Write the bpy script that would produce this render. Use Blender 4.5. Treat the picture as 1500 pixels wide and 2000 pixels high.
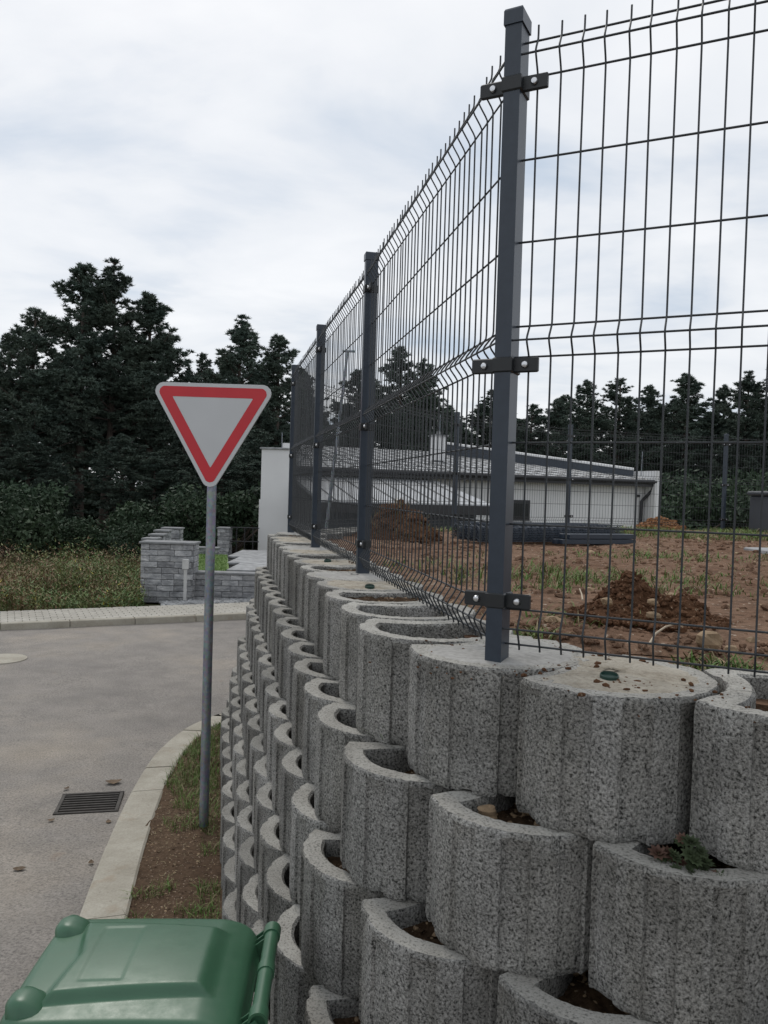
import bpy, math, random
import numpy as np
from mathutils import Vector, Matrix, noise as mnoise
random.seed(7); rng = np.random.default_rng(7)
for o in list(bpy.data.objects): bpy.data.objects.remove(o)
S = bpy.context.scene; COL = S.collection
R = math.radians
# ------------------------------------------------------------------ camera
H = 2.3; F = 1530.0; W0, H0 = 1500.0, 2000.0
ROLL = math.atan(0.0295); PITCH = math.atan(38.48/F)
Fc = Vector((0, math.cos(PITCH), -math.sin(PITCH)))
R0 = Vector((1, 0, 0)); U0 = Vector((0, math.sin(PITCH), math.cos(PITCH)))
Rc = R0*math.cos(ROLL)+U0*math.sin(ROLL); Uc = U0*math.cos(ROLL)-R0*math.sin(ROLL)
CAM = Vector((0, 0, H))
cam = bpy.data.cameras.new('camera'); co = bpy.data.objects.new('camera', cam); COL.objects.link(co)
cam.sensor_fit = 'HORIZONTAL'; cam.sensor_width = 36.0; cam.lens = 36.0*F/W0
cam.clip_start = 0.05; cam.clip_end = 3000
m = Matrix((Rc, Uc, -Fc)).transposed().to_4x4(); m.translation = CAM; co.matrix_world = m
S.camera = co
# ------------------------------------------------------------------ sky
SUN_EL, SUN_AZ = R(52), R(-25)          # azimuth clockwise from +Y
wd = bpy.data.worlds.new('World'); S.world = wd; wd.use_nodes = True
nt = wd.node_tree; nt.nodes.clear()
def N(t, typ, **kw):
    n = t.nodes.new(typ)
    for k, v in kw.items():
        if k.startswith('i_'):
            n.inputs[int(k[2:]) if k[2:].isdigit() else k[2:].replace('_', ' ')].default_value = v
        else: setattr(n, k, v)
    return n
L = lambda t, a, b: t.links.new(a, b)
out = N(nt, 'ShaderNodeOutputWorld'); bg = N(nt, 'ShaderNodeBackground'); bg.inputs[1].default_value = 0.1
sky = N(nt, 'ShaderNodeTexSky'); sky.sky_type = 'NISHITA'; sky.sun_disc = False
sky.sun_elevation = SUN_EL; sky.sun_rotation = SUN_AZ; sky.dust_density = 2.0
tc = N(nt, 'ShaderNodeTexCoord'); sp = N(nt, 'ShaderNodeSeparateXYZ'); L(nt, tc.outputs['Generated'], sp.inputs[0])
ab = N(nt, 'ShaderNodeMath', operation='ABSOLUTE'); L(nt, sp.outputs[2], ab.inputs[0])
ad = N(nt, 'ShaderNodeMath', operation='ADD', i_1=0.16); L(nt, ab.outputs[0], ad.inputs[0])
dx = N(nt, 'ShaderNodeMath', operation='DIVIDE'); L(nt, sp.outputs[0], dx.inputs[0]); L(nt, ad.outputs[0], dx.inputs[1])
dy = N(nt, 'ShaderNodeMath', operation='DIVIDE'); L(nt, sp.outputs[1], dy.inputs[0]); L(nt, ad.outputs[0], dy.inputs[1])
cb = N(nt, 'ShaderNodeCombineXYZ', i_2=3.7); L(nt, dx.outputs[0], cb.inputs[0]); L(nt, dy.outputs[0], cb.inputs[1])
mp = N(nt, 'ShaderNodeMapping'); mp.inputs['Rotation'].default_value = (0, 0, R(14)); mp.inputs['Scale'].default_value = (0.8, 1.0, 1)
mp.inputs['Location'].default_value = (1.3, 0.4, 0)
L(nt, cb.outputs[0], mp.inputs[0])
n1 = N(nt, 'ShaderNodeTexNoise'); n1.inputs['Scale'].default_value = 1.7; n1.inputs['Detail'].default_value = 6; n1.inputs['Roughness'].default_value = 0.52
n1.inputs['Distortion'].default_value = 0.35
L(nt, mp.outputs[0], n1.inputs[0])
rp = N(nt, 'ShaderNodeValToRGB'); e = rp.color_ramp.elements
e[0].position = 0.30; e[0].color = (0.48, 0.555, 0.65, 1)
e[1].position = 0.64; e[1].color = (0.82, 0.83, 0.845, 1)
x = e.new(0.41); x.color = (0.62, 0.665, 0.725, 1)
x = e.new(0.50); x.color = (0.735, 0.757, 0.787, 1)
L(nt, n1.outputs[0], rp.inputs[0])
sc = N(nt, 'ShaderNodeMixRGB', blend_type='MULTIPLY', i_0=1.0); sc.inputs[2].default_value = (10, 10, 10, 1); L(nt, rp.outputs[0], sc.inputs[1])
mx = N(nt, 'ShaderNodeMixRGB', i_0=0.9); L(nt, sky.outputs[0], mx.inputs[1]); L(nt, sc.outputs[0], mx.inputs[2])
L(nt, mx.outputs[0], bg.inputs[0]); L(nt, bg.outputs[0], out.inputs[0])
sl = bpy.data.lights.new('sun', 'SUN'); so = bpy.data.objects.new('sun', sl); COL.objects.link(so)
sl.energy = 1.0; sl.angle = R(18); sl.color = (1, 0.96, 0.9)
sd = Vector((math.sin(SUN_AZ)*math.cos(SUN_EL), math.cos(SUN_AZ)*math.cos(SUN_EL), math.sin(SUN_EL)))
so.rotation_euler = (-sd).to_track_quat('-Z', 'Y').to_euler()
vs = S.view_settings; vs.view_transform = 'Standard'; vs.look = 'None'; vs.gamma = 1; vs.exposure = 0.24

# ------------------------------------------------------------------ helpers
def ray(px, py): return (Rc*((px-W0/2)/F)+Uc*((H0/2-py)/F)+Fc)
def at(px, py, z):
    d = ray(px, py); t = (z-H)/d.z; return CAM+d*t
def aty(px, py, Y):
    d = ray(px, py); return CAM+d*(Y/d.y)
def gz(y):                                         # the street rises gently towards the camera
    t = min(1, max(0, (6.0-y)/3.8)); return 0.19*t*t*(3-2*t)
def atg(px, py, dz=0):
    z = 0.0
    for _ in range(12): p = at(px, py, z+dz); z = gz(p.y)
    return p

class MB:
    def __init__(s): s.v = []; s.f = []; s.m = []
    def add(s, vs, fs, mi=0):
        b = len(s.v); s.v += [tuple(v) for v in vs]; s.f += [tuple(i+b for i in f) for f in fs]; s.m += [mi]*len(fs); return s
    def box(s, c, sz, rz=0.0, mi=0, bev=0.0, M=None):
        x, y, z = sz[0]/2, sz[1]/2, sz[2]/2; c = Vector(c)
        if bev <= 0:
            P = [(-x,-y,-z),(x,-y,-z),(x,y,-z),(-x,y,-z),(-x,-y,z),(x,-y,z),(x,y,z),(-x,y,z)]
            Fs = [(0,3,2,1),(4,5,6,7),(0,1,5,4),(1,2,6,5),(2,3,7,6),(3,0,4,7)]
        else:
            b = min(bev, x*.9, y*.9, z*.9); P = []
            def rect(a, d, zz): P.extend([(-a,-d,zz),(a,-d,zz),(a,d,zz),(-a,d,zz)])
            rect(x-b,y-b,-z); rect(x,y,-z+b); rect(x,y,z-b); rect(x-b,y-b,z)
            Fs = [(3,2,1,0),(12,13,14,15)]
            for k in range(3):
                for i in range(4):
                    j = (i+1) % 4; Fs.append((k*4+i, k*4+j, k*4+4+j, k*4+4+i))
        if M is None: M = Matrix.Rotation(rz, 3, 'Z')
        return s.add([c+M@Vector(p) for p in P], Fs, mi)
    def tube(s, pts, rad, n=8, mi=0, cap=True, up=None):
        pts = [Vector(p) for p in pts]; k = len(pts)
        rad = [rad]*k if not hasattr(rad, '__len__') else rad
        V = []; t0 = (pts[1]-pts[0]).normalized()
        a = Vector((0,0,1)) if abs(t0.z) < .9 else Vector((1,0,0)); u = t0.cross(a).normalized()
        for i, p in enumerate(pts):
            t = (pts[min(i+1,k-1)]-pts[max(i-1,0)]).normalized()
            u = (u-t*u.dot(t)).normalized(); w = t.cross(u)
            for j in range(n):
                an = 2*math.pi*j/n; V.append(p+(u*math.cos(an)+w*math.sin(an))*rad[i])
        Fs = [(i*n+j, i*n+(j+1)%n, (i+1)*n+(j+1)%n, (i+1)*n+j) for i in range(k-1) for j in range(n)]
        if cap: Fs += [tuple(range(n-1,-1,-1)), tuple(range((k-1)*n, k*n))]
        return s.add(V, Fs, mi)
    def prism(s, poly, z0, z1, mi=0):
        n = len(poly); V = [(p[0],p[1],z0) for p in poly]+[(p[0],p[1],z1) for p in poly]
        Fs = [tuple(range(n-1,-1,-1)), tuple(range(n,2*n))]+[(i,(i+1)%n,n+(i+1)%n,n+i) for i in range(n)]
        return s.add(V, Fs, mi)
    def lathe(s, prof, n=16, c=(0,0,0), mi=0, M=None):
        c = Vector(c); V = []
        for r, z in prof:
            for j in range(n):
                a = 2*math.pi*j/n; p = Vector((r*math.cos(a), r*math.sin(a), z)); V.append(c+(M@p if M else p))
        Fs = [(i*n+j, i*n+(j+1)%n, (i+1)*n+(j+1)%n, (i+1)*n+j) for i in range(len(prof)-1) for j in range(n)]
        Fs += [tuple(range(n-1,-1,-1)), tuple(range((len(prof)-1)*n, len(prof)*n))]
        return s.add(V, Fs, mi)
    def mesh(s, name, mats, smooth=False, sharp=None):
        me = bpy.data.meshes.new(name); me.from_pydata(s.v, [], s.f)
        for mt in (mats if isinstance(mats, (list, tuple)) else [mats]): me.materials.append(mt)
        me.polygons.foreach_set('material_index', s.m)
        me.polygons.foreach_set('use_smooth', [bool(smooth)]*len(s.f))
        me.update()
        if smooth and sharp: me.set_sharp_from_angle(angle=R(sharp))
        return me
    def build(s, name, mats, parent=None, smooth=False, sharp=40, local=False):
        """geometry is given in world space unless local"""
        return link(name, s.mesh(name, mats, smooth, sharp), parent, local)
def wl(o):
    v = Vector((0,0,0))
    while o: v = v+o.location; o = o.parent
    return v
def link(name, me, parent=None, local=False, loc=None):
    o = bpy.data.objects.new(name, me); COL.objects.link(o)
    if parent: o.parent = parent
    base = wl(parent) if parent else Vector((0,0,0))
    if loc is not None: o.location = Vector(loc)-(base if not local else Vector((0,0,0)))
    elif not local: o.location = -base
    return o
def centre(o):
    """move a top-level mesh's origin to its base"""
    me = o.data; c = np.empty(len(me.vertices)*3); me.vertices.foreach_get('co', c); c = c.reshape(-1,3)
    b = np.array([(c[:,0].min()+c[:,0].max())/2, (c[:,1].min()+c[:,1].max())/2, c[:,2].min()])
    me.vertices.foreach_set('co', (c-b).ravel()); o.location = Vector(b)+o.location; return o
def tag(o, label, cat, group=None, kind=None):
    o['label'] = label; o['category'] = cat
    if group: o['group'] = group
    if kind: o['kind'] = kind
    return o
def struct(o): o['kind'] = 'structure'; return o
def thing(name, label, cat, loc, group=None, rz=0):
    o = bpy.data.objects.new(name, None); COL.objects.link(o); o.location = loc; o.rotation_euler = (0,0,rz)
    o.empty_display_size = .2; return tag(o, label, cat, group)
def nz(p, s=1.0, o=0.0): return mnoise.noise(Vector((p[0]*s+o, p[1]*s-o*.7, p[2]*s+o*.3)))
def fbm(p, s, oct=4): return mnoise.fractal(Vector((p[0]*s, p[1]*s, p[2]*s)), 1.0, 2.0, oct)

# ------------------------------------------------------------------ materials
class Mat:
    def __init__(s, name, rough=.8, metal=0, spec=.5):
        s.m = bpy.data.materials.new(name); s.m.use_nodes = True; s.t = s.m.node_tree
        s.b = s.t.nodes['Principled BSDF']; s.b.inputs['Roughness'].default_value = rough
        s.b.inputs['Metallic'].default_value = metal; s.b.inputs['Specular IOR Level'].default_value = spec
        tc = N(s.t, 'ShaderNodeTexCoord'); s.oi = N(s.t, 'ShaderNodeObjectInfo'); s.vec = tc.outputs['Object']
    def shift(s, k=37.0):
        """own piece of the pattern for every object"""
        mu = N(s.t, 'ShaderNodeMath', operation='MULTIPLY', i_1=k); L(s.t, s.oi.outputs['Random'], mu.inputs[0])
        va = N(s.t, 'ShaderNodeVectorMath', operation='ADD'); L(s.t, s.vec, va.inputs[0]); L(s.t, mu.outputs[0], va.inputs[1]); s.vec = va.outputs[0]; return s
    def noise(s, scale, detail=4, rough=.55, dist=0, sc=None):
        n = N(s.t, 'ShaderNodeTexNoise'); n.inputs['Scale'].default_value = scale; n.inputs['Detail'].default_value = detail
        n.inputs['Roughness'].default_value = rough; n.inputs['Distortion'].default_value = dist
        v = s.vec
        if sc:
            mp = N(s.t, 'ShaderNodeMapping'); mp.inputs['Scale'].default_value = sc; L(s.t, v, mp.inputs[0]); v = mp.outputs[0]
        L(s.t, v, n.inputs['Vector']); return n.outputs[0]
    def voro(s, scale, feature='F1', out='Distance', rnd=1):
        n = N(s.t, 'ShaderNodeTexVoronoi'); n.feature = feature; n.inputs['Scale'].default_value = scale; n.inputs['Randomness'].default_value = rnd
        L(s.t, s.vec, n.inputs['Vector']); return n.outputs[out]
    def ramp(s, src, stops, interp='LINEAR'):
        r = N(s.t, 'ShaderNodeValToRGB'); e = r.color_ramp.elements; r.color_ramp.interpolation = interp
        def cc(c): return (c, c, c, 1) if not hasattr(c, '__len__') else (*c[:3], 1)
        e[0].position, e[0].color = stops[0][0], cc(stops[0][1]); e[1].position, e[1].color = stops[-1][0], cc(stops[-1][1])
        for p, c in stops[1:-1]: q = e.new(p); q.color = cc(c)
        L(s.t, src, r.inputs[0]); return r.outputs[0]
    def mix(s, fac, a, b, mode='MIX'):
        n = N(s.t, 'ShaderNodeMixRGB', blend_type=mode)
        for i, v in ((0, fac), (1, a), (2, b)):
            if isinstance(v, bpy.types.NodeSocket): L(s.t, v, n.inputs[i])
            elif i == 0: n.inputs[0].default_value = v
            else: n.inputs[i].default_value = (*v[:3], 1) if hasattr(v, '__len__') else (v, v, v, 1)
        return n.outputs[0]
    def vary(s, col, lo, hi):
        return s.mix(1, col, s.ramp(s.oi.outputs['Random'], [(0, lo), (1, hi)]), 'MULTIPLY')
    def color(s, c):
        if isinstance(c, bpy.types.NodeSocket): L(s.t, c, s.b.inputs['Base Color'])
        else: s.b.inputs['Base Color'].default_value = (*c, 1)
        return s
    def bump(s, h, strength=.5, dist=.01):
        n = N(s.t, 'ShaderNodeBump'); n.inputs['Strength'].default_value = strength; n.inputs['Distance'].default_value = dist
        L(s.t, h, n.inputs['Height'])
        if s.b.inputs['Normal'].is_linked: L(s.t, s.b.inputs['Normal'].links[0].from_socket, n.inputs['Normal'])
        L(s.t, n.outputs[0], s.b.inputs['Normal']); return s
def plain(name, c, rough=.6, metal=0, var=.12, scale=6):
    k = Mat(name, rough, metal); n = k.noise(scale, 5)
    k.color(k.mix(1, c, k.ramp(n, [(.3, 1-var), (.7, 1+var)]), 'MULTIPLY')); return k.m

# concrete of the ring blocks: open-textured, pitted
k = Mat('block_concrete', .95, spec=.2).shift()
fine = k.noise(170, 3, .7); pit = k.voro(120); big = k.noise(5, 4, .6); streak = k.noise(9, 3, .6, sc=(1, 1, .12))
c = k.ramp(fine, [(.34, (.028,.028,.026)), (.45, (.195,.193,.186)), (.57, (.325,.321,.309)), (.74, (.48,.475,.46))])
c = k.mix(1, c, k.ramp(pit, [(.0, .55), (.28, 1.0), (.6, 1.06)]), 'MULTIPLY')
c = k.mix(1, c, k.ramp(big, [(.28, (.62,.615,.60)), (.5, (.95,.945,.93)), (.72, (1.15,1.14,1.12))]), 'MULTIPLY')
c = k.mix(1, c, k.ramp(streak, [(.35, (.82,.81,.78)), (.6, 1.05)]), 'MULTIPLY')
c = k.vary(c, .68, 1.02)
k.color(c).bump(fine, .75, .006).bump(k.ramp(pit, [(0, 0), (.3, 1)]), .5, .004); M_BLOCK = k.m
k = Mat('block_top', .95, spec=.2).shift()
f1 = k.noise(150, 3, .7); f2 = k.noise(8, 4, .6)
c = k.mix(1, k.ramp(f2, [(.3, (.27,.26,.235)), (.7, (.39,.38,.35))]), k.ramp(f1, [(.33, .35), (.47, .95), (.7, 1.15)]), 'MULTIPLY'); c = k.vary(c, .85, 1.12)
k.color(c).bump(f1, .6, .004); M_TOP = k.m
k = Mat('fill_concrete', .9, spec=.2).shift()
f1 = k.noise(60, 5, .6); f2 = k.noise(6, 4)
c = k.mix(1, k.ramp(f2, [(.3, (.27,.265,.25)), (.7, (.40,.39,.37))]), k.ramp(f1, [(.3, .8), (.6, 1.08)]), 'MULTIPLY')
k.color(c).bump(f1, .4, .004); M_SMOOTH = k.m
k = Mat('crumbly_mortar', .95, spec=.15).shift()
f1 = k.noise(90, 5, .75); f2 = k.noise(13, 6, .65)
c = k.mix(1, k.ramp(f2, [(.3, (.25,.215,.165)), (.5, (.38,.345,.285)), (.72, (.47,.435,.37))]), k.ramp(f1, [(.25, .55), (.5, 1), (.8, 1.12)]), 'MULTIPLY')
k.color(c).bump(f1, .8, .008); M_MORTAR = k.m
def soilmat(name, a, b, cst, scale=1.0, bump=.02):
    k = Mat(name, .97, spec=.1); f1 = k.noise(28*scale, 6, .7); f2 = k.noise(1.6*scale, 5, .6); v = k.voro(36*scale); v2 = k.voro(75*scale, out='Color')
    c = k.ramp(f2, [(.3, a), (.7, b)])
    c = k.mix(1, c, k.ramp(f1, [(.3, .5), (.5, .95), (.75, 1.35)]), 'MULTIPLY')
    st = k.ramp(k.noise(55*scale, 2, .5), [(.66, 0), (.71, 1)])
    c = k.mix(st, c, cst)
    k.color(c).bump(f1, .9, bump).bump(v, .4, bump*.6); return k.m
M_SOIL = soilmat('planting_soil', (.05,.033,.022), (.105,.066,.038), (.28,.22,.16), 1.6, .012)
M_YARD = soilmat('yard_soil', (.14,.078,.049), (.235,.152,.104), (.40,.33,.26), .7, .03)
M_VERGE = soilmat('verge_soil', (.075,.048,.032), (.125,.085,.055), (.34,.27,.21), 1.3, .012)
M_MOUND = soilmat('mound_soil', (.085,.042,.024), (.15,.08,.045), (.35,.26,.18), 1.4, .015)
M_ORANGE = soilmat('clay_soil', (.22,.10,.045), (.32,.17,.085), (.42,.30,.2), .6, .04)
k = Mat('asphalt', .93, spec=.25); f1 = k.noise(70, 4, .75); f2 = k.noise(.55, 5, .6); f3 = k.noise(3.2, 5, .65); v = k.voro(60, out='Color')
c = k.ramp(f2, [(.32, (.195,.181,.168)), (.52, (.25,.23,.208)), (.68, (.305,.27,.228))])
c = k.mix(1, c, k.ramp(f1, [(.30, .45), (.5, 1), (.72, 1.4)]), 'MULTIPLY')
c = k.mix(1, c, k.ramp(f3, [(.3, .86), (.7, 1.12)]), 'MULTIPLY')
c = k.mix(k.ramp(k.noise(.9, 6, .7, dist=.6), [(.54, 0), (.72, .45)]), c, (.30,.272,.235)); c = k.mix(k.ramp(k.noise(38, 2, .5), [(.64, 0), (.70, .5)]), c, (.10,.095,.09))
c = k.mix(k.ramp(k.noise(4.5, 4, .6), [(.66, 0), (.8, .35)]), c, (.25,.16,.10))
k.color(c).bump(f1, .8, .008); M_ASPH = k.m
k = Mat('kerb_concrete', .9, spec=.25).shift(); f1 = k.noise(80, 4, .6); f2 = k.noise(4, 5, .6)
c = k.mix(1, k.ramp(f2, [(.3, (.30,.275,.225)), (.7, (.42,.395,.335))]), k.ramp(f1, [(.3, .85), (.65, 1.07)]), 'MULTIPLY')
c = k.mix(k.ramp(k.noise(7, 4), [(.58, 0), (.78, .45)]), c, (.25,.17,.10)); c = k.mix(k.ramp(k.noise(30, 4, .7), [(.62, 0), (.72, .6)]), c, (.15,.13,.10))
k.color(c).bump(f1, .35, .003); M_KERB = k.m
k = Mat('paver', .9, spec=.2); f1 = k.noise(14, 4); f2 = k.noise(1.2, 4)
k.color(k.mix(1, k.ramp(f2, [(.3, (.34,.32,.28)), (.7, (.43,.41,.365))]), k.ramp(f1, [(.3, .88), (.7, 1.1)]), 'MULTIPLY')); M_PAVER = k.m
k = Mat('field_ground', .95, spec=.1); f2 = k.noise(.5, 6); k.color(k.ramp(f2, [(.3, (.05,.06,.025)), (.7, (.10,.085,.045))])); M_FIELD = k.m
M_LAWN = plain('lawn', (.11,.18,.04), .9, var=.25, scale=12)
# painted anthracite steel
k = Mat('anthracite_paint', .38, spec=.5); f1 = k.noise(40, 4)
k.color(k.ramp(f1, [(.3, (.022,.032,.048)), (.7, (.028,.040,.058))])).bump(k.noise(300, 2), .05, .001); M_ANTH = k.m
M_WIRE = plain('wire_paint', (.022,.026,.030), .42, var=.1)
M_BLACK = plain('black_plastic', (.012,.014,.016), .45)
M_BOLT = plain('zinc_bolt', (.62,.63,.65), .3, 1, .1)
k = Mat('galvanised_steel', .5, .85, .5); f1 = k.voro(55, out='Color'); f2 = k.noise(6, 4)
k.color(k.mix(.25, k.ramp(f2, [(.3, (.23,.255,.285)), (.7, (.31,.335,.365))]), f1, 'SOFT_LIGHT')); M_GALV = k.m
M_SIGNW = plain('sign_white', (.52,.53,.54), .34, 0, .02)
M_SIGNR = plain('sign_red', (.52,.018,.028), .35, 0, .05)
M_SIGNB = plain('sign_back', (.35,.36,.37), .4, .6)
k = Mat('bin_plastic', .36, spec=.5); f1 = k.noise(7, 5); f2 = k.noise(150, 2); f3 = k.noise(20, 5, .7)
c = k.ramp(f1, [(.3, (.030,.095,.050)), (.7, (.040,.116,.064))]); c = k.mix(k.ramp(f3, [(.55, 0), (.85, .18)]), c, (.13,.17,.13))
k.color(c).bump(f2, .06, .001); L(k.t, k.ramp(f3, [(.3, .3), (.8, .5)]), k.b.inputs['Roughness']); M_BIN = k.m
M_BINBLK = plain('bin_tyre', (.02,.02,.02), .8)
M_PIPE = plain('green_pipe', (.014,.045,.034), .4)
k = Mat('render_white', .9, spec=.2); f2 = k.noise(.7, 5); k.color(k.ramp(f2, [(.3, (.66,.66,.66)), (.7, (.74,.74,.735))])); M_WHITE = k.m
M_ROOF = plain('roof_sheet', (.42,.43,.44), .38, .35, .12, 2)
M_SEAM = plain('roof_seam', (.16,.165,.17), .45, .3)
M_GUTTER = plain('gutter_paint', (.022,.022,.025), .4)
M_GLASS = plain('dark_glass', (.015,.018,.02), .08)
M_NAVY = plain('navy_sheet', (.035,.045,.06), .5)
k = Mat('split_block', .95, spec=.15).shift(); f1 = k.noise(5, 5, .7, sc=(1, 1, 2.4)); f2 = k.noise(30, 4)
c = k.ramp(f1, [(.3, (.15,.155,.165)), (.5, (.31,.315,.325)), (.72, (.52,.52,.52))]); c = k.vary(c, .75, 1.2)
k.color(c).bump(f2, .8, .02); M_SPLIT = k.m
M_COPING = plain('coping_slab', (.20,.205,.21), .8, var=.2, scale=8)
M_STEP = plain('step_slab', (.27,.275,.28), .8, var=.4, scale=5)
M_MARK = plain('marker_plastic', (.5,.5,.49), .6)
def leaf(name, a, b, sc=2.5, rough=.65):
    k = Mat(name, rough, spec=.25); f = k.noise(sc, 3); c = k.ramp(f, [(.3, a), (.7, b)]); c = k.vary(c, .8, 1.25)
    k.color(c); return k.m
M_NEEDLE = leaf('pine_needles', (.060,.088,.074), (.100,.128,.098), .6)
M_LEAF = leaf('shrub_leaves', (.024,.044,.026), (.048,.076,.038), .8)
M_BARK = plain('pine_bark', (.085,.066,.055), .95, var=.35, scale=5)
M_GR = [leaf('grass_green', (.06,.12,.022), (.12,.20,.045), 6), leaf('grass_olive', (.085,.095,.03), (.15,.155,.06), 6),
        leaf('grass_straw', (.18,.14,.075), (.28,.23,.13), 6), leaf('weed_brown', (.12,.072,.042), (.18,.11,.06), 3),
        leaf('weed_green', (.055,.10,.03), (.10,.155,.05), 3), leaf('weed_yellow', (.30,.27,.04), (.36,.30,.06), 3)]
M_STONE = plain('field_stone', (.27,.19,.115), .9, var=.3, scale=14)
M_ROOT = plain('dry_root', (.42,.35,.26), .9)
M_IRON = plain('cast_iron', (.05,.045,.04), .7, .4, .3, 20)
M_PIT_SHADE = plain('drain_pit_shade', (.012,.011,.010), .95)
M_DRY = leaf('dry_leaf', (.07,.045,.025), (.13,.085,.045), 20)
M_STORE = plain('store_coating', (.04,.045,.055), .5)
M_SUCC = [leaf('succulent_green', (.035,.05,.024), (.06,.08,.04), 20), leaf('succulent_red', (.08,.04,.03), (.12,.07,.05), 20)]

# ------------------------------------------------------------------ the wall's line in plan
RB, SB, TB, HB = .235, .352, .064, .30           # ring radius, spacing, wall thickness, height
TOPZ = H-.40
d1 = ray(429, 952); d1.z = 0; d1.normalize(); n1v = Vector((d1.y, -d1.x, 0))
def PQ(p, q): v = n1v*p+d1*q; return Vector((v.x, v.y, 0))
def make_path(off):
    """centre line of one course, from the far end towards the right-hand end; off > 0 is out towards the street"""
    pts = []
    P0 = 0.60; q1, q2 = 6.75, 2.25
    h0 = math.atan2(-d1.x, -d1.y)                       # heading coming towards the camera (clockwise from +Y)
    base = []
    # far end arc (reverse order): start on the back side
    back = [Vector((14, 14.6, 0)), Vector((8.1, 13.4, 0)), Vector((5.5, 12.75, 0)), Vector((2.8, 11.95, 0)), Vector((.95, 10.6, 0)), Vector((-.15, 8.95, 0))]
    base += back
    s = PQ(P0, q1); hh = math.atan2(d1.x, d1.y); rr = .95; c = s+n1v*rr
    for a in np.linspace(R(44), 0, 10): base.append(c-n1v*rr*math.cos(a)+d1*rr*math.sin(a))
    for q in np.linspace(q1, q2, 30)[1:]: base.append(PQ(P0, q))
    rr = .787; s = PQ(P0, q2); c = s+n1v*rr; turn = R(53)
    for a in np.linspace(0, turn, 16)[1:]: base.append(c-n1v*rr*math.cos(a)-d1*rr*math.sin(a))
    e = base[-1]; hd = h0-turn; dv = Vector((math.sin(hd), math.cos(hd), 0))
    for t in np.linspace(.15, 1.2, 8): base.append(e+dv*t)
    base.append(e+dv*14)
    o = []
    for i, p in enumerate(base):
        t = (base[min(i+1, len(base)-1)]-base[max(i-1, 0)]).normalized()
        o.append(p+Vector((t.y, -t.x, 0))*off)           # right-hand side of travel = street side
    return o
def resample(pts):
    s = [0.0]
    for a, b in zip(pts, pts[1:]): s.append(s[-1]+(b-a).length)
    return s
def pos_at(pts, s, d):
    for i in range(len(pts)-1):
        if d <= s[i+1] or i == len(pts)-2:
            t = (d-s[i])/(s[i+1]-s[i]); p = pts[i].lerp(pts[i+1], t)
            return p, (pts[i+1]-pts[i]).normalized()
PATH = make_path(0)
PN = np.array([[p.x, p.y] for p in PATH])
def offset_np(P):
    """signed distance of points to the wall line, positive inside the yard"""
    best = np.full(len(P), 1e9); sg = np.ones(len(P))
    for a, b in zip(PN, PN[1:]):
        ab = b-a; t = np.clip(((P-a)@ab)/(ab@ab), 0, 1); q = a+t[:, None]*ab; d = P-q
        dist = np.hypot(d[:, 0], d[:, 1]); cr = ab[0]*d[:, 1]-ab[1]*d[:, 0]
        m_ = dist < best-1e-9; best[m_] = dist[m_]; sg[m_] = np.sign(cr[m_])
    return best*sg
# ------------------------------------------------------------------ ground, road, verge, kerb, sidewalk
def grid_mesh(name, xs, ys, zf, mat, keep=None):
    nx, ny = len(xs), len(ys); X, Y = np.meshgrid(xs, ys); P = np.column_stack([X.ravel(), Y.ravel()])
    Z = zf(P); V = np.column_stack([P, Z])
    i, j = np.meshgrid(np.arange(nx-1), np.arange(ny-1)); a = (j*nx+i).ravel()
    Fq = np.column_stack([a, a+1, a+nx+1, a+nx])
    if keep is not None:
        C = P[Fq].mean(1); Fq = Fq[keep(C)]
    us = np.unique(Fq); mp = -np.ones(len(V), int); mp[us] = np.arange(len(us))
    me = bpy.data.meshes.new(name); me.from_pydata(V[us].tolist(), [], mp[Fq].tolist()); me.materials.append(mat)
    me.polygons.foreach_set('use_smooth', [True]*len(me.polygons)); me.update(); return me
def smooth(t): t = np.clip(t, 0, 1); return t*t*(3-2*t)
def GZ(Y): return .19*smooth((6.0-Y)/3.8)
def wob(P, s, seed=0.0):
    """cheap smooth noise for numpy points"""
    x, y = P[:, 0]*s+seed*1.7, P[:, 1]*s-seed*2.3
    return (np.sin(x*1.3+1.1*np.sin(y*.9+seed))+np.sin(y*1.7-1.3*np.sin(x*.7))+np.sin((x+y)*.8+2*np.sin((x-y)*.5)))/3
g = link('ground', grid_mesh('ground', np.array([-900., -200, -60, 0, 60, 200, 900]), np.array([-200., -20, 0, 60, 200, 900]), lambda P: np.full(len(P), -.03), M_FIELD)); struct(g)
KA, KB = at(0, 1232, 0), at(480, 1210, 0); kd = (KB-KA).normalized(); kn = Vector((-kd.y, kd.x, 0))      # far kerb line
SA = at(0, 1196, .1); sw = (SA-KA).dot(kn)
def far_side(P): return (P[:, 0]-KA.x)*kn.x+(P[:, 1]-KA.y)*kn.y
xs = np.concatenate([np.linspace(-60, -8, 27)[:-1], np.linspace(-8, 6, 57), np.linspace(6, 60, 28)[1:]]); ys = np.linspace(-14, 34, 130)
road = link('road', grid_mesh('road', xs, ys, lambda P: GZ(P[:, 1])+.006*wob(P, 2.2)+.004*wob(P, 5, 3), M_ASPH, lambda C: far_side(C) < .5)); struct(road)
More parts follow.
